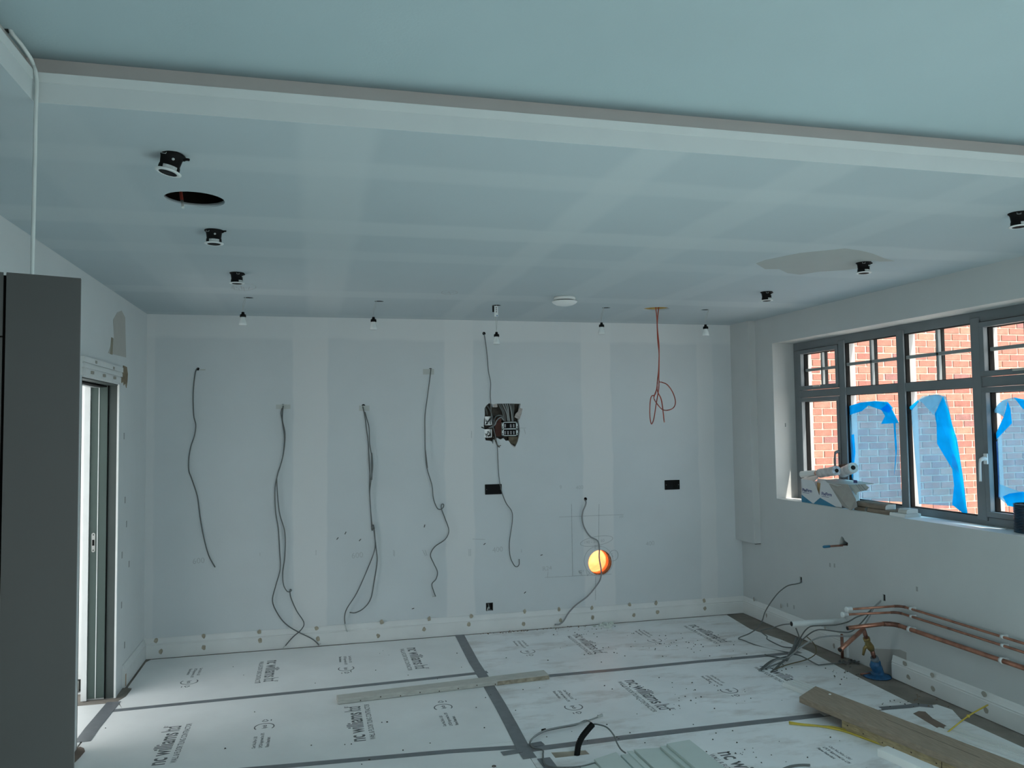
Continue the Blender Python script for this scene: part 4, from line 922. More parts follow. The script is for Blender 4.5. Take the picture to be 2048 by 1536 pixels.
for nm_, (a, b), lab in [('switch_back_box', lb, 'bright steel box, lower one in the left of the wiring hole'), ('switch_back_box', lc, 'bright steel box, upper one in the left of the wiring hole')]:
    t = thing(nm_, lab, 'back box', (a.x, .03, b.z), 'steel boxes in the wiring hole')
    mb = MB(); mb.box((a.x, .045, b.z), (b.x, .050, a.z)); mb.box((a.x, .01, b.z), (a.x+.004, .05, a.z)); mb.box((b.x-.004, .01, b.z), (b.x, .05, a.z)); mb.box((a.x, .01, b.z), (b.x, .05, b.z+.004))
    part('box', mb, mat('zinc', (.62, .66, .66), .35, .5, var=.2, scale=30), t)
    for k in range(6):
        x, z = rn.uniform(a.x+.008, b.x-.008), rn.uniform(b.z+.01, a.z-.01)
        part('core_wire', MB().tube(smooth_path([Vector((x, .044, z)), Vector((x+rn.uniform(-.02, .02), .03, z+rn.uniform(-.02, .02))), Vector((x+rn.uniform(-.03, .03), .036, z+rn.uniform(-.03, .03)))], 3), .003, 6), m_blk if k % 2 else m_cabl2, t)
bc = [B(*KC(540,600)), B(*KC(740,1120))]
solo('brown_batten', MB().box((B(*KC(600,0)).x, .03, bc[1].z+.01), (B(*KC(745,0)).x, .05, B(*KC(600,660)).z)), mat('red_brown', (.07, .022, .014), .8, var=.3), 'dark red-brown timber noggin inside the wiring hole', 'timber')
t = thing('wiring_bundle', 'bundle of grey cables fanning down inside the open wiring hole', 'cable', (gc, .02, gz1))
for px in [[(660,300),(710,400),(770,520),(815,730)], [(700,300),(770,440),(820,560),(840,740)], [(760,300),(820,430),(870,560),(890,740)], [(820,300),(870,440),(900,580),(920,740)], [(870,300),(905,430),(915,580),(935,740)], [(925,300),(960,430),(985,580),(1000,740)], [(990,300),(990,430),(1005,580),(1010,740)], [(1030,300),(1030,450),(1020,600),(1022,740)],
           [(380,350),(440,420),(490,520),(530,640),(540,740)], [(350,420),(390,500),(400,590)], [(800,740),(760,620),(680,600),(600,640),(570,760),(560,840),(510,900)], [(800,720),(740,650),(670,680),(620,740),(580,830),(440,900)]]:
    part('sheath', MB().tube(smooth_path([B(*KC(*q), .024+.002*rn.random()) for q in px], 5), .0055, 7), m_cabl2 if rn.random() < .4 else m_cable, t)
part('core_wire', MB().tube(smooth_path([B(*KC(*q), -.006) for q in [(420,880),(370,910),(310,895),(270,875)]], 4), .004, 7), m_blk, t)
# torn plasterboard edges round the hole
for poly in [[(1150,430),(1240,440),(1215,560),(1165,700),(1140,690),(1050,640),(1080,560),(1140,500)], [(545,340),(640,330),(650,400),(560,410)], [(960,1270),(1075,1360),(1040,1350),(980,1300)]]:
    part('torn_paper_edge', MB().prism([Vector((B(*KC(*q)).x, .002, B(*KC(*q)).z)) for q in poly], (0, -.006, 0)), mat('torn_board', (.40, .36, .34), .9, var=.25, scale=30), wb)
for poly in [[(920,1110),(1165,1100),(1150,1200),(1090,1300),(980,1270),(930,1200)]]:
    part('exposed_core', MB().prism([Vector((B(*KC(*q)).x, .02, B(*KC(*q)).z)) for q in poly], (0, .01, 0)), mat('exposed_core', (.14, .115, .08), .9, var=.4, scale=25), wb)
t1 = MB()
for px in [[(560,1100),(600,1200),(640,1300),(690,1340)], [(620,1180),(660,1330),(700,1355)], [(640,1290),(680,1330),(730,1310)]]:
    t1.tube([B(*KC(*q), -.006) for q in px], .0035, 6)
part('torn_fibre', t1, mat('torn_fibre', (.12, .105, .085), .9), wb)
# duct: orange clay-coloured pipe through the wall
m_clay = filmmat('orange_pipe_plastic', (1, .6, .3), (1.0, .64, .40), 1.0)
m_clay2 = filmmat('orange_louvre_plastic', (1, .5, .2), (.85, .34, .10), 1.0)
rr_ = DR*.93
def ring(r, y0, y1): return MB().lathe([(r, y0), (r, y1), (r+.004, y1), (r+.004, y0), (r, y0)], (DC.x, 0, DC.z), 36, 'y')
t = thing('duct_pipe', 'orange duct pipe seen glowing inside the round hole of the back wall', 'duct', (DC.x, .08, DC.z))
part('pipe', ring(rr_, .07, .62), m_clay, t)
part('end_cover', MB().lathe([(0, .62), (rr_+.006, .62), (rr_+.006, .626), (0, .626)], (DC.x, 0, DC.z), 30, 'y'), m_clay, t)
for k in range(4): part('louvre', MB().box((DC.x-.07+k*.026, .575, DC.z-.07), (DC.x-.052+k*.026, .60, DC.z+.07)), m_clay2, t)
part('rough_edge', MB().lathe([(DR*.985, .001), (DR*.96, .03), (DR*.97, .07), (DR*.99, .07), (DR*.995, .001)], (DC.x, 0, DC.z), 30, 'y'), mat('duct_edge', (.10, .075, .055), .9, var=.5, scale=40, bump=.6), wb)
# ================================================================== PIPES AND CABLES AT THE RIGHT WALL
m_cop = mat('copper', (.40, .19, .13), .38, .75, var=.35, scale=16); m_copd = mat('copper_tarnished', (.20, .095, .07), .5, .6, var=.4, scale=20)
m_cap = mat('white_pushfit', (.66, .68, .68), .35, var=.03); m_brass = mat('brass', (.30, .22, .09), .4, .8, var=.25, scale=25)
m_waste = mat('white_waste_pipe', (.72, .75, .75), .35, var=.02)
PGp = 'copper pipes along the window wall'
def pipe(label, z, off, r, yb, xe, ze, capped, clips):
    X = W-off; t = thing('copper_pipe', label, 'pipe', (X, yb, z), PGp); bend = .05 if r < .01 else .07
    pts = [Vector((X, -9.0, z)), Vector((X, yb-bend, z))]
    for k in range(1, 6):
        a = k/6*math.pi/2; pts.append(Vector((X-bend*(1-math.cos(a)), yb-bend+bend*math.sin(a), z)))
    pts += [Vector((X-bend, yb, z)), Vector((xe, yb+.0, ze))]
    part('pipe', MB().tube(pts, r, 12), m_cop, t)
    part('elbow', MB().tube(pts[1:8], r*1.16, 12), m_copd, t)
    e = (pts[-1]-pts[-2]).normalized(); p = pts[-1]
    if capped:
        part('end_cap', MB().tube([p-e*.012, p-e*.010, p+e*.022, p+e*.024, p+e*.030, p+e*.031], [.010, .0165, .0165, .0185, .0185, .013], 14), m_cap, t)
    else:
        part('open_mouth', MB().tube([p-e*.03, p+e*.0008], r*.86, 12), m_dark, t)
        part('cut_lip', MB().tube([p-e*.004, p], r*1.03, 12), m_copd, t)
    for y in clips:
        cm = MB().lathe([(r*1.02, -.010), (r*1.32, -.010), (r*1.32, .010), (r*1.02, .010)], (X, y, z), 14, 'y').box((X+r, y-.010, z-.011), (W, y+.010, z+.011))
        part('pipe_clip', cm, m_cap, t)
    return pts
pipe('upper thin copper pipe with white end cap along the window wall', .51, .032, .0078, -2.075, 4.675, .513, True, (-2.172, -2.885))
pipe('middle thin copper pipe with white end cap along the window wall', .461, .032, .0078, -2.04, 4.669, .472, True, (-2.172, -2.885))
p3_ = pipe('thick copper pipe with open end, lowest along the window wall', .378, .042, .0142, -2.0, 4.705, .371, False, (-2.165, -2.885))
# branch pipe and gas valve under the thick pipe
je = Vector((4.78, -2.0, .373))
b0 = at(1727, 1258, dep(je)); be = at(1680, 1300, dep(je)-.22)
t = thing('branch_pipe', 'open ended copper branch pipe slanting down in front of the thick pipe', 'pipe', be)
part('pipe', MB().tube([b0, be], .0142, 14), m_cop, t); e = (be-b0).normalized()
part('open_mouth', MB().tube([be-e*.03, be+e*.0008], .0122, 12), m_dark, t); part('flared_lip', MB().tube([be-e*.006, be], [.0142, .0162], 14), m_copd, t)
base = Vector((5.0, -1.90, 0))
v0 = at(1726, 1262, dep(je)+.05); 
def vp(k9x, k9y, s): return at(*K9(k9x, k9y), (1-s)*dep(v0)+s*dep(base))
t = thing('gas_valve', 'brass gas valve on a copper stub rising out of a blue floor boot', 'valve', base)
s0, s1, s2_, s3, s4, s5 = vp(403,500,0), vp(432,590,.2), vp(452,650,.4), vp(490,715,.55), vp(512,790,.7), vp(530,830,.8)
part('stub', MB().tube([s0, s1], .0142, 12), m_copd, t)
part('valve_body', MB().tube([s1, s1*.8+s2_*.2, s1*.4+s2_*.6, s2_, s2_*.5+s3*.5, s3], [.019, .023, .016, .022, .026, .019], 12), m_brass, t)
part('valve_nut', MB().tube([s1*.9+s2_*.1, s1*.6+s2_*.4], .024, 6, smooth=False), m_brass, t)
hl = vp(400, 770, .5); hm = vp(415, 700, .5)
part('valve_lever', MB().tube([s2_, hm, hl], [.012, .011, .007], 8), m_brass, t)
part('lower_pipe', MB().tube([s3, s4], .0142, 12), m_copd, t)
part('collar', MB().tube([s4*1.0, s4*.5+s5*.5, s5], [.024, .027, .025], 14), mat('grey_collar', (.13, .17, .20), .6, var=.2), t)
m_bl = mat('blue_boot', (.012, .085, .20), .5, var=.3, scale=30, bump=.5, bscale=70)
q1, q2, q3, q4 = vp(525,870,.86), vp(545,910,.92), vp(560,950,.96), Vector((base.x, base.y, .005))
part('boot', MB().tube([s5-(q1-s5)*.1, q1, q2, q3, q4], [.030, .037, .036, .034, .05], 16), m_bl, t)
part('boot_flange', MB().lathe([(0, .018), (.04, .018), (.085, .008), (.092, .001), (0, .001)], (base.x, base.y, 0), 20), m_bl, t)
part('valve_stem', MB().tube([Vector((4.90, -1.86, .012)), Vector((4.99, -1.88, .02))], .006, 8), m_copd, t)
# second pipe stub by the skirting gap with rubble at the wall foot
sx = R(*K9(182, 570), W-.05); t = thing('pipe_stub', 'short dark copper pipe stub at the wall foot behind the branch pipe', 'pipe', (sx.x, sx.y, 0))
part('pipe', MB().tube([Vector((sx.x, sx.y, 0.001)), sx], .011, 12), m_copd, t); part('tip', MB().lathe([(.012, 0), (.008, .012), (0, .014)], sx, 10), m_copd, t)
P = [tuple(F(rn.gauss(1700, 16), rn.gauss(1324, 3)))[:2]+(0,) for k in range(16)]
crumbs('wall_foot_rubble', [(min(x, 5.06), y, z) for x, y, z in P], 'dark rubble at the wall foot beneath the copper pipes', mat('dark_rubble', (.10, .095, .09), .9, var=.5), .01, .022, 6)
# white waste pipe
a = Vector((W, -1.448, .262)); b = Vector((4.645, -1.448, .272)); t = thing('waste_pipe', 'white plastic waste pipe sticking out of the window wall above the cable bundle', 'pipe', b)
part('pipe', MB().tube([a, b], .0205, 20), m_waste, t); part('open_mouth', MB().tube([b+Vector((.04,0,0)), b-Vector((.0006,0,0))], .0175, 18), m_dark, t)
# water pipe with blue end in the chiselled hole
KPx = KP; a = R(*KPx(1300, 770), W+.02); b = R(*KPx(160, 870), W-.0)
ya = a.y; b = on(*KPx(150, 865), 1, a.y+.02); mid = a*.55+b*.45
t = thing('water_pipe', 'copper water pipe with blue taped tip sticking out of the window wall', 'pipe', a)
part('pipe', MB().tube([a+Vector((.04,0,0)), b*.72+a*.28], .0075, 12), m_copd, t); part('blue_tip', MB().tube([b*.70+a*.30, b*.95+a*.05, b], [.010, .0105, .007], 12), mat('blue_tape', (.03, .16, .27), .35, var=.2), t)
pz = R(*KPx(1120, 450), W+.02); part('back_plate', MB().lathe([(.012, 0), (.012, -.02), (0, -.022)], (W+.04, pz.y, pz.z), 12, 'x'), mat('box_steel', (.42, .44, .44), .5), t)
# cables out of the wall holes, down to the bundle on the floor
KX = K(1448, 1060, 5.12)
t = thing('wall_cable', 'thin grey cable arching from the small wall hole to the floor', 'cable', R(1602, 1163)); 
px = [KX(*q) for q in [(792,500),(790,535),(740,552),(650,572),(560,640),(480,740),(420,840),(390,930),(340,1005),(260,1060),(150,1107),(200,1130),(330,1180),(480,1222),(620,1247),(700,1262)]]
fl = F(*px[10], .006); part('sheath', MB().tube(smooth_path(path3(px, {0: R(*px[0], W+.03), 1: R(*px[1], W-.012), 10: fl, 15: F(*px[15], .02)}), 5), .0046, 8), m_cable, t)
t = thing('cable_bundle', 'bundle of grey cables tied together on the floor below the white waste pipe', 'cable', F(1580, 1310))
def fc(px, a, r=.0046, mt=None):
    px = [KX(*q) for q in px]; aa = {}
    for k, v in a.items(): aa[k] = v(*px[k]) if callable(v) else v
    P = path3(px, aa)
    for p in P: p.z = max(p.z, .006); p.x = min(p.x, W+.03)
    return part('sheath', MB().tube(smooth_path(P, 5), r, 8), mt or m_cable, t)
fz = lambda z: (lambda x, y: F(x, y, z))
wh = R(1768, 1197, W+.02)
def K9X(x, y): p = K9(x, y); return ((p[0]-1448)*5.12, (p[1]-1060)*5.12)
wst = Vector((4.66, -1.448, .272))
fc([(665,965),(600,970),(500,1000),(380,1030),(400,1060),(440,1090),(440,1115),(500,1150),(600,1195),(690,1205)], {0: wst, 3: fz(.06), 9: fz(.03)})
h0 = K9X(600, 190)
fc([h0, K9X(540,250), K9X(440,340), K9X(330,380), K9X(240,430), K9X(120,460), K9X(0,466), (900,985),(840,1020),(790,1090),(720,1210),(650,1290),(560,1400),(500,1440)], {0: wh, 6: lambda x, y: on(x, y, 1, -1.6), 10: fz(.05), 13: fz(.006)})
fc([h0, K9X(500,290), K9X(440,370), K9X(360,460), K9X(270,530), K9X(150,530), K9X(0,510), (950,1025),(880,1060),(800,1130),(740,1230),(660,1290),(500,1330),(400,1400),(360,1440)], {0: wh, 6: lambda x, y: on(x, y, 1, -1.65), 10: fz(.05), 14: fz(.006)}, .0046)
fc([h0, K9X(520,270), K9X(460,380), K9X(400,480), K9X(330,550), K9X(250,575), K9X(120,572), K9X(0,580), (950,1110),(850,1160),(760,1220),(650,1310),(540,1330),(420,1420),(370,1440)], {0: wh, 7: lambda x, y: on(x, y, 1, -1.7), 11: fz(.04), 14: fz(.006)}, .0055, m_cabl2)
fc([(735,1005),(765,1080),(770,1130),(740,1200),(690,1270),(640,1320),(560,1390),(480,1455)], {0: fz(.16), 3: fz(.05), 7: fz(.006)}, .0052)
fc([(690,1270),(760,1280),(830,1310),(900,1350),(960,1380),(985,1385),(1060,1390),(1150,1390),(1250,1380),(1370,1350),(1410,1335)], {0: fz(.03), 4: fz(.012), 10: fz(.01)}, .0046)
fc([(850,1095),(900,1140),(940,1200),(940,1260),(900,1300),(820,1335),(700,1365),(600,1395),(520,1430)], {0: fz(.10), 4: fz(.02), 8: fz(.006)}, .0036, mat('brown_cable', (.13, .10, .045), .5))
fc([(420,1275),(450,1300),(520,1318),(600,1315),(680,1290)], {0: fz(.006), 4: fz(.03)}, .0048)
fc([(680,1290),(620,1300),(500,1340),(430,1390),(375,1440)], {0: fz(.03), 4: fz(.006)}, .0048)
fc([(670,1300),(600,1345),(500,1390),(410,1430),(360,1442)], {0: fz(.03), 4: fz(.006)}, .0044, m_cabl2)
fc([(745,1110),(720,1190),(690,1250),(665,1290),(640,1330)], {0: fz(.09), 2: fz(.05), 4: fz(.03)}, .012, m_cable)
tp_ = F(*KX(683,1272), .03); part('white_tie', MB().lathe([(0, -.008), (.016, -.008), (.018, 0), (.016, .008), (0, .008)], tp_, 10), m_cap, t)

# ================================================================== ON THE WINDOW SILL
ZS = 1.0915
m_card = mat('white_carton', (.66, .68, .70), .6, var=.03); m_cardin = mat('carton_grey_inside', (.36, .345, .32), .85, var=.08, scale=12); m_blue = mat('carton_blue', (.03, .20, .34), .5, var=.12, scale=12)
KS = K(1590, 900, 7.585)
xc = 5.115                                   # the carton's front face
def S(x, y, xx=xc): return R(*KS(x, y), xx)
t = thing('carton', 'torn open white and blue cardboard carton on the window sill', 'carton', (xc+.08, -1.1, ZS))
yl, yr = S(103, 800).y, S(715, 850).y; zt_ = ZS+.185
def quadbox(pts, nrm, th): return MB().prism(pts, Vector(nrm).normalized()*th)
ym = lambda u: yl+(yr-yl)*u
# front panel with its V-shaped tear
front = [(ym(0), ZS), (ym(1), ZS), (ym(1), ZS+.03), (ym(.70), zt_-.01), (ym(.60), zt_+.01), (ym(.51), zt_), (ym(.46), ZS+.075), (ym(.33), zt_-.012), (ym(.28), zt_-.002), (ym(0), zt_)]
fp = part('front_panel', MB().prism([(xc, y, z) for y, z in front], (.004, 0, 0)), m_card, t)
bl_ = [[(ym(0), ZS), (ym(.30), ZS), (ym(.0), ZS+.06)], [(ym(.30), ZS), (ym(.88), ZS), (ym(.48), ZS+.055)]]
for pl in bl_: part('blue_print', MB().prism([(xc-.0006, y, z) for y, z in pl], (.0006, 0, 0)), m_blue, fp)
m_ink = mat('carton_ink', (.06, .07, .22), .6)
for u, zz, sz, s_ in [(.52, ZS+.078, .034, 'FixFirm'), (.03, ZS+.088, .034, 'FixFirm')]:
    Mx = Matrix.Translation((xc-.0009, ym(u), zz)) @ Matrix.Rotation(-math.pi/2, 4, 'Z') @ Matrix.Rotation(math.pi/2, 4, 'X')
    lettering('printed_name', s_, sz, Mx, m_ink, fp, .001, fit=.125)
    part('printed_line', MB().box((xc-.0009, ym(u)-.09, zz-.012), (xc-.0002, ym(u), zz-.009)), m_ink, fp)
part('back_panel', MB().box((xc+.15, yr, ZS), (xc+.154, yl, zt_)), m_card, t)
part('end_panel', MB().box((xc, yl-.004, ZS), (xc+.154, yl, zt_-.02)), m_card, t)
part('end_panel', MB().prism([(xc, yr, ZS), (xc+.15, yr, ZS), (xc+.15, yr, zt_), (xc, yr, ZS+.03)], (0, .004, 0)), m_cardin, t)
part('bottom_panel', MB().box((xc, yr, ZS), (xc+.154, yl, ZS+.004)), m_cardin, t)
part('torn_lining', MB().prism([(xc+.02, ym(.36), ZS+.06), (xc+.02, ym(.55), ZS+.06), (xc+.02, ym(.54), zt_-.005), (xc+.02, ym(.45), zt_-.02), (xc+.02, ym(.36), zt_-.015)], (.004, 0, 0)), mat('raw_card', (.50, .33, .16), .8, var=.15), t)
# left end flap hanging out
A1, A2, A3, A4 = S(0,590), S(60,445), S(98,470), S(98,735)
part('flap', MB().prism([Vector((xc+.06, yl+.055, ZS+.03)), Vector((xc+.05, yl+.07, ZS+.004)), Vector((xc+.002, yl+.004, ZS+.012)), Vector((xc+.002, yl+.004, zt_-.005)), Vector((xc+.06, yl+.012, zt_))], (0, .003, .001)), mat('card_pale', (.62, .56, .53), .7, var=.05), t)
part('flap', MB().prism([(xc, ym(0), zt_), (xc+.004, ym(.33), zt_-.01), (xc+.075, ym(.30), zt_+.035), (xc+.075, ym(.03), zt_+.02)], (.001, 0, .003)), mat('card_pale', (.62, .56, .53), .7, var=.05), t)
# right: big flap pushed out flat, another hanging over the sill edge
part('flap', MB().prism([(xc+.005, ym(.52), zt_+.0), (xc-.012, ym(.94), zt_-.022), (xc+.10, ym(1.46), zt_+.008), (xc+.13, ym(1.02), zt_+.012), (xc+.12, ym(.55), zt_+.014)], (.0, 0, .004)), mat('carton_inner_pale', (.50, .53, .50), .7, var=.05), t)
part('flap', MB().prism([S(515,515), S(720,850), S(840,915,xc-.036), S(942,862,xc-.034), S(918,742), S(800,520)], (.004, 0, 0)), m_cardin, t)
part('flap', MB().prism([S(800,520,xc+.03), S(930,690,xc+.02), S(945,640,xc+.03), S(1085,610,xc+.06), S(1120,570,xc+.08), S(1060,520,xc+.08)], (.004, 0, 0)), mat('carton_inner_pale', (.50, .53, .50), .7, var=.05), t)
for k in range(3): part('flute_line', MB().bar(S(930+38*k,520+3*k,xc+.045+.012*k), S(1010+36*k,628-8*k,xc+.035+.012*k), .004, .004, (-1,0,0)), m_cardin, t)
# rolls lying on the carton
m_wrap = mat('clear_wrap', (.62, .60, .60), .25, var=.18, scale=22, bump=.6, bscale=35); m_core = mat('core_brown', (.16, .085, .06), .7, var=.2)
def roll(label, a, b, r, endm, mt):
    t = thing('wrapped_roll', label, 'roll', (a+b)/2, 'rolls lying on the carton'); d = (b-a); n = 9; pts = [a+d*i/n for i in range(n+1)]
    part('wrapper', MB().tube(pts, [r*(1+rn.uniform(-.06, .04)) for _ in pts], 14), mt, t)
    e = d.normalized(); part('end_face', MB().tube([b-e*.004, b+e*.003], [r*.96, r*.88], 14), endm, t)
    part('core', MB().tube([b, b+e*.005], r*.42, 12), m_dark, t); part('end_face', MB().tube([a-e*.003, a+e*.004], [r*.88, r*.96], 14), m_core, t); return t
m_end = mat('printed_end', (.48, .55, .62), .4, var=.35, scale=55)
zr = zt_+.022
roll('white tube with dark open end on the left of the carton', S(320,352,xc+.10), S(98,370,xc+.06), .026, m_core, m_white)
r2 = roll('clear wrapped roll with printed end, middle of the carton top', S(385,352,xc+.08), S(630,312,xc+.01), .036, m_end, m_wrap)
r3 = roll('fat clear wrapped roll on the right of the carton top', S(715,345,xc+.10), S(880,268,xc+.03), .040, mat('wrap_end', (.55, .66, .66), .3, var=.3, scale=40), m_wrap)
part('printed_label', MB().box((xc+.028, S(875,0).y, S(0,412).z), (xc+.03, S(820,0).y, S(0,372).z)), m_ink, r3)
solo('cardboard_core', MB().tube([S(690,250,xc+.13), S(790,240,xc+.13)], .016, 10), m_core, 'brown cardboard core lying behind the wrapped rolls on the carton', 'tube')
# MDF moulding offcuts
m_mdf = mat('mdf_offcut', (.22, .17, .13), .85, var=.1, scale=20); m_mdfp = mat('mdf_primed', (.50, .50, .47), .6, var=.04)
MG = 'moulding offcuts on the window sill'
def block(label, y0, y1, x0, x1, z0, th, mt, rnd=.3, endm=None, yaw=0):
    """offcut lying along y with a rounded front nose"""
    pr = [(x1, 0), (x1, th), (x0+th*rnd*1.4, th), (x0+th*rnd*.5, th*.86), (x0+th*.05, th*.6), (x0, th*.35), (x0, 0)]
    c = Vector(((x0+x1)/2, (y0+y1)/2, z0)); t = thing('moulding_offcut', label, 'offcut', c, MG); Mx = Matrix.Translation(c) @ Matrix.Rotation(yaw, 4, 'Z') @ Matrix.Translation(-c)
    part('body', MB().prism([(x, y0, z0+h_) for x, h_ in pr], (0, y1-y0, 0)).xf(Mx), mt, t)
    part('cut_end', MB().prism([(x, y0-.0006, z0+h_) for x, h_ in pr], (0, .0006, 0)).xf(Mx), endm or m_mdfp, t)
    part('groove', MB().box((x0+.02, y0+.002, z0+th), (x0+.026, y1-.002, z0+th+.0008)).xf(Mx), m_dark if False else m_mdf, t)
sy = lambda x, y=900, xx=5.14: S(x, y, xx).y
block('brown moulding offcut, bottom left of the sill pile', sy(1085), sy(925), 5.125, 5.205, ZS, .030, m_mdf)
block('brown moulding offcut, bottom middle of the sill pile', sy(1480,880,5.12), sy(1095,880,5.12), 5.118, 5.19, ZS, .032, m_mdf, endm=m_mdf)
block('long brown moulding offcut with pale rounded end, on top of the sill pile', sy(1375,750,5.13), sy(925,750,5.13), 5.125, 5.21, ZS+.0335, .034, m_mdf, .5)
block('brown rounded offcut standing behind the white ones on the sill', sy(1720,840,5.20), sy(1500,840,5.16), 5.16, 5.25, ZS, .048, mat('mdf_light', (.27, .20, .165), .8, var=.08), .7)
block('white primed offcut lying on the lowest white one on the sill', sy(1690,880,5.13), sy(1560,880,5.13), 5.13, 5.22, ZS+.0245, .030, m_mdfp, .4)
block('lowest white offcut at the front right of the sill pile', sy(1670,970,5.115), sy(1440,970,5.115), 5.112, 5.24, ZS, .0235, m_white, .2)
p = [F(*q, ZS+.001) for q in [(1989,1053),(2003,1049),(2024,1056),(2012,1058)]]
solo('paper_scrap', MB().prism([(q.x, q.y, ZS+.0004) for q in p], (0, 0, .0015)), m_white, 'small white paper scrap lying on the sill under the third blue film', 'paper')
# ribbed duct standing on the sill
cdx = F(2033, 1062, ZS); cx_, cy_ = cdx.x+.02, cdx.y-.085
m_rib = mat('ribbed_duct_blue_black', (.012, .045, .085), .3, var=.3, scale=9)
prof = []
for k in range(19):
    z = k*.0088; prof += [(.080, z), (.088, z+.0022), (.088, z+.0050), (.080, z+.0072)]
t = thing('ribbed_duct', 'dark blue ribbed duct standing on the sill, cut by the right edge of the photo', 'duct', (cx_, cy_, ZS))
part('hose', MB().lathe(prof, (cx_, cy_, ZS), 36, smooth=False), m_rib, t); part('inside', MB().lathe([(.079, .16), (.075, .12), (0, .12)], (cx_, cy_, ZS), 24), m_dark, t)
# ------------------------------------------------------------------ blue protective films, half peeled from the panes
f_thin = filmmat('blue_film_single', (.50, .72, .86), (.20, .33, .44), .22); f_fold = filmmat('blue_film_folded', (.02, .44, .82), (.0, .42, .82), .5); f_pale = filmmat('blue_film_creased', (.45, .76, .90), (.28, .50, .60), .45)
FG = 'blue protective films on the panes'
def film(label, outline, folds, XG=XF+.0105):
    P = [R(x, y, XG) for x, y in outline]; c = Vector((XG, sum(p.y for p in P)/len(P), min(p.z for p in P)))
    t = thing('protective_film', label, 'film', c, FG)
    part('sheet', MB().prism([(XG, p.y, p.z) for p in P], (-.0004, 0, 0)), f_thin, t)
    for i, (poly, mt, bulge) in enumerate(folds):
        P = [R(x, y, XG-.004) for x, y in poly]
        ring_ = [Vector((XG-.0012-.0012*i-bulge*rn.uniform(.03, .45), p.y, p.z)) for p in P]
        mb = MB().add(ring_, [list(range(len(ring_)))])
        part('fold' if mt is not f_pale else 'crease', mb, mt, t)
kb = K(1748, 600, 6.143); kc = K(1748, 840, 6.143)
film('blue film peeling from the second pane, behind the carton', [(1691,821),(1702,812),(1720,805),(1750,802),(1776,805),(1786,822),(1798,846),(1800,925),(1802,975),(1808,1004),(1716,1000),(1706,960),(1700,900),(1693,850)],
     [([(1690,822),(1702,811),(1722,805),(1750,802),(1776,804),(1786,816),(1778,826),(1762,820),(1737,811),(1724,822),(1706,828),(1694,833)], f_fold, .02),
      ([(1762,818),(1778,806),(1787,822),(1799,846),(1764,848),(1770,832)], f_fold, .03), ([(1787,846),(1791,846),(1794,895),(1792,930),(1788,952),(1791,910)], f_fold, .008),
      ([(1693,830),(1701,828),(1706,880),(1710,915),(1704,930),(1703,895),(1694,860)], f_pale, .015), ([(1703,870),(1709,868),(1712,905),(1706,960),(1702,940),(1705,905)], f_fold, .006)])
film('blue film peeling from the third pane with a long folded right edge', [(1822,821),(1840,799),(1860,790),(1877,789),(1892,793),(1898,815),(1907,870),(1920,945),(1930,1000),(1936,1025),(1928,1028),(1909,1012),(1838,1008),(1834,960),(1828,890)],
     [([kb(545,1225),kb(600,1180),kb(700,1168),kb(770,1158),kb(830,1180),kb(870,1190),kb(820,1260),kb(770,1350),kb(740,1415),kb(690,1350),kb(610,1270)], f_pale, .03),
      ([kb(870,1180),kb(900,1260),kb(940,1370),kc(985,60),kc(1030,230),kc(1105,720),kc(1130,900),kc(1158,1140),kc(1120,1158),kc(1050,1100),kc(970,1040),kc(985,800),kc(978,600),kc(870,420),kc(795,290),kc(780,60),kb(765,1400),kb(770,1360),kb(820,1250)], f_fold, .035),
      ([kb(425,1325),kb(550,1225),kb(560,1250),kb(470,1355)], f_fold, .012), ([kc(960,420),kc(1000,420),kc(1080,740),kc(1060,660),kc(985,560)], f_pale, .04)])
kd = K(1970, 780, 5.12)
yR = [(2048, 799), (2075, 800), (2098, 812), (2100, 990), (2075, 993), (2048, 992)]
film('blue film peeling from the fourth pane above the ribbed duct', [kd(90,230),kd(130,150),kd(180,108),kd(230,90),kd(300,75)]+[(2048,799),(2080,803),(2096,815),(2100,1000),(2070,1010),(2045,1020)]+[kd(330,1190),kd(250,1190),kd(150,1110),kd(110,1050),kd(95,980),kd(80,800),kd(68,580),kd(80,540),kd(190,280),kd(140,240)],
     [([kd(235,110),kd(270,190),kd(285,340),kd(200,420),kd(130,500),kd(80,545),kd(110,450),kd(200,270),kd(215,190)], f_fold, .03), ([kd(90,232),kd(130,155),kd(190,105),kd(240,95),kd(200,210),kd(205,270),kd(150,235)], f_pale, .02),
      ([kd(70,570),kd(130,520),kd(140,640),kd(150,1000),kd(155,1110),kd(110,1050),kd(90,950),kd(75,700)], filmmat('blue_film_double', (.25, .42, .8), (.10, .18, .42), .5), .012),
      ([kd(300,76),kd(399,95),kd(440,150),kd(399,200)], f_fold, .02), ([kd(200,1090),kd(260,1060),kd(399,1040),kd(470,1060),kd(399,1200),kd(330,1200),kd(250,1185)], f_fold, .03), ([kd(150,960),kd(250,1000),kd(399,1050),kd(399,1090),kd(280,1080),kd(200,1110),kd(150,1090)], f_pale, .02)], XF+.031)

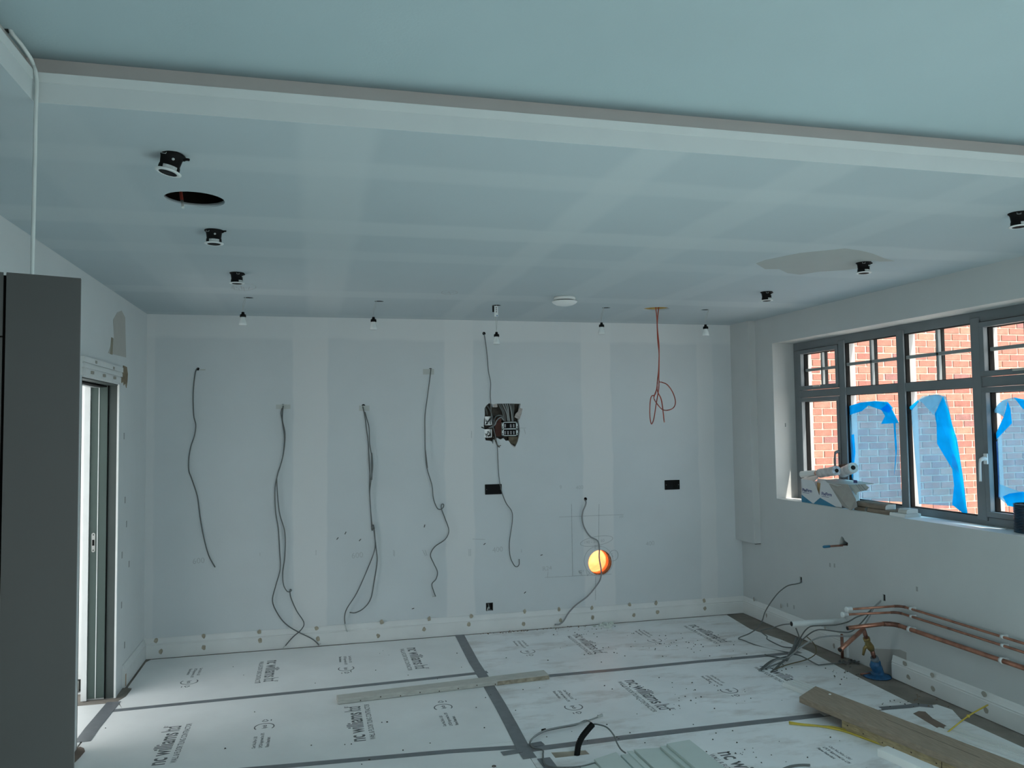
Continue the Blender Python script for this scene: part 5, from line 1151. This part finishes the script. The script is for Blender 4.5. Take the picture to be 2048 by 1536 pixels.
# ================================================================== TALL CABINET AND THE WHITE CABLE, NEAR LEFT
m_cab = mat('dark_grey_cabinet', (.040, .042, .040), .5, var=.03)
ZT = 2.12
tr = F(162, 556.5, ZT); tl = F(0, 543.3, ZT)
dc = Vector((tr.x-tl.x, tr.y-tl.y, 0)).normalized(); nb = Vector((-dc.y, dc.x, 0))        # nb points away from the lens
ej = F(9, 545, ZT); wd = (Vector((tr.x, tr.y, 0))-Vector((ej.x, ej.y, 0))).length
t = thing('tall_cabinet', 'tall dark grey kitchen cabinet standing at the near left, in shade', 'cabinet', (tr.x, tr.y, 0))
O = Vector((tr.x, tr.y, 0))
def slab(u0, u1, v0, v1, z0, z1):
    c = [O-dc*u0+nb*v0, O-dc*u1+nb*v0, O-dc*u1+nb*v1, O-dc*u0+nb*v1]; return MB().hexa([p+Vector((0,0,z0)) for p in c], [p+Vector((0,0,z1)) for p in c])
part('end_panel', slab(0, wd-.004, 0, .020, .0, ZT), m_cab, t)
part('edge_lipping', slab(-.0012, 0, .0, .020, .0, ZT-.002), mat('lipping', (.20, .20, .21), .5), t)
zj = on(4, 673, 1, (tl.y+ej.y)/2).z
part('door', slab(wd+.0015, wd+.40, .004, .024, zj+.002, ZT), m_cab, t); part('door', slab(wd+.0015, wd+.40, .004, .024, .12, zj-.002), m_cab, t)
part('carcass', slab(.002, wd+.40, .021, .05, .0, ZT-.004), m_gasket, t)
part('carcass', slab(wd-.02, wd+.40, .03, .30, .0, ZT-.004), mat('carcass_grey', (.30, .31, .31), .6), t)
m_wc = mat('white_cable', (.62, .655, .645), .5, var=.03)
c0 = T(19, 57, 2.80); yt = -4.30
cp = [Vector((c0.x, c0.y, 2.83)), T(22, 62, 2.795), T(42, 88, 2.77), T(60, 114, 2.748)]
cp += [on(66, 128, 1, yt), on(71, 142, 1, yt), on(73.5, 160, 1, yt+.004), on(73.5, 180, 1, yt), on(71.5, 230, 1, yt), on(69.5, 330, 1, yt), on(67, 440, 1, yt), on(64.5, 545, 1, yt), on(62, 680, 1, yt), on(60, 900, 1, yt)]
solo('white_cable', MB().tube(smooth_path(cp, 6), .0052, 10), m_wc, 'white cable dropping from a slot in the raised ceiling behind the grey cabinet', 'cable')
sl_ = [T(9,56,2.799), T(16,56,2.799), T(19,61,2.799), T(17,65,2.799)]
part('cable_slot', MB().prism([(p.x, p.y, 2.7955) for p in sl_], (0, 0, .002)), m_dark, ce)
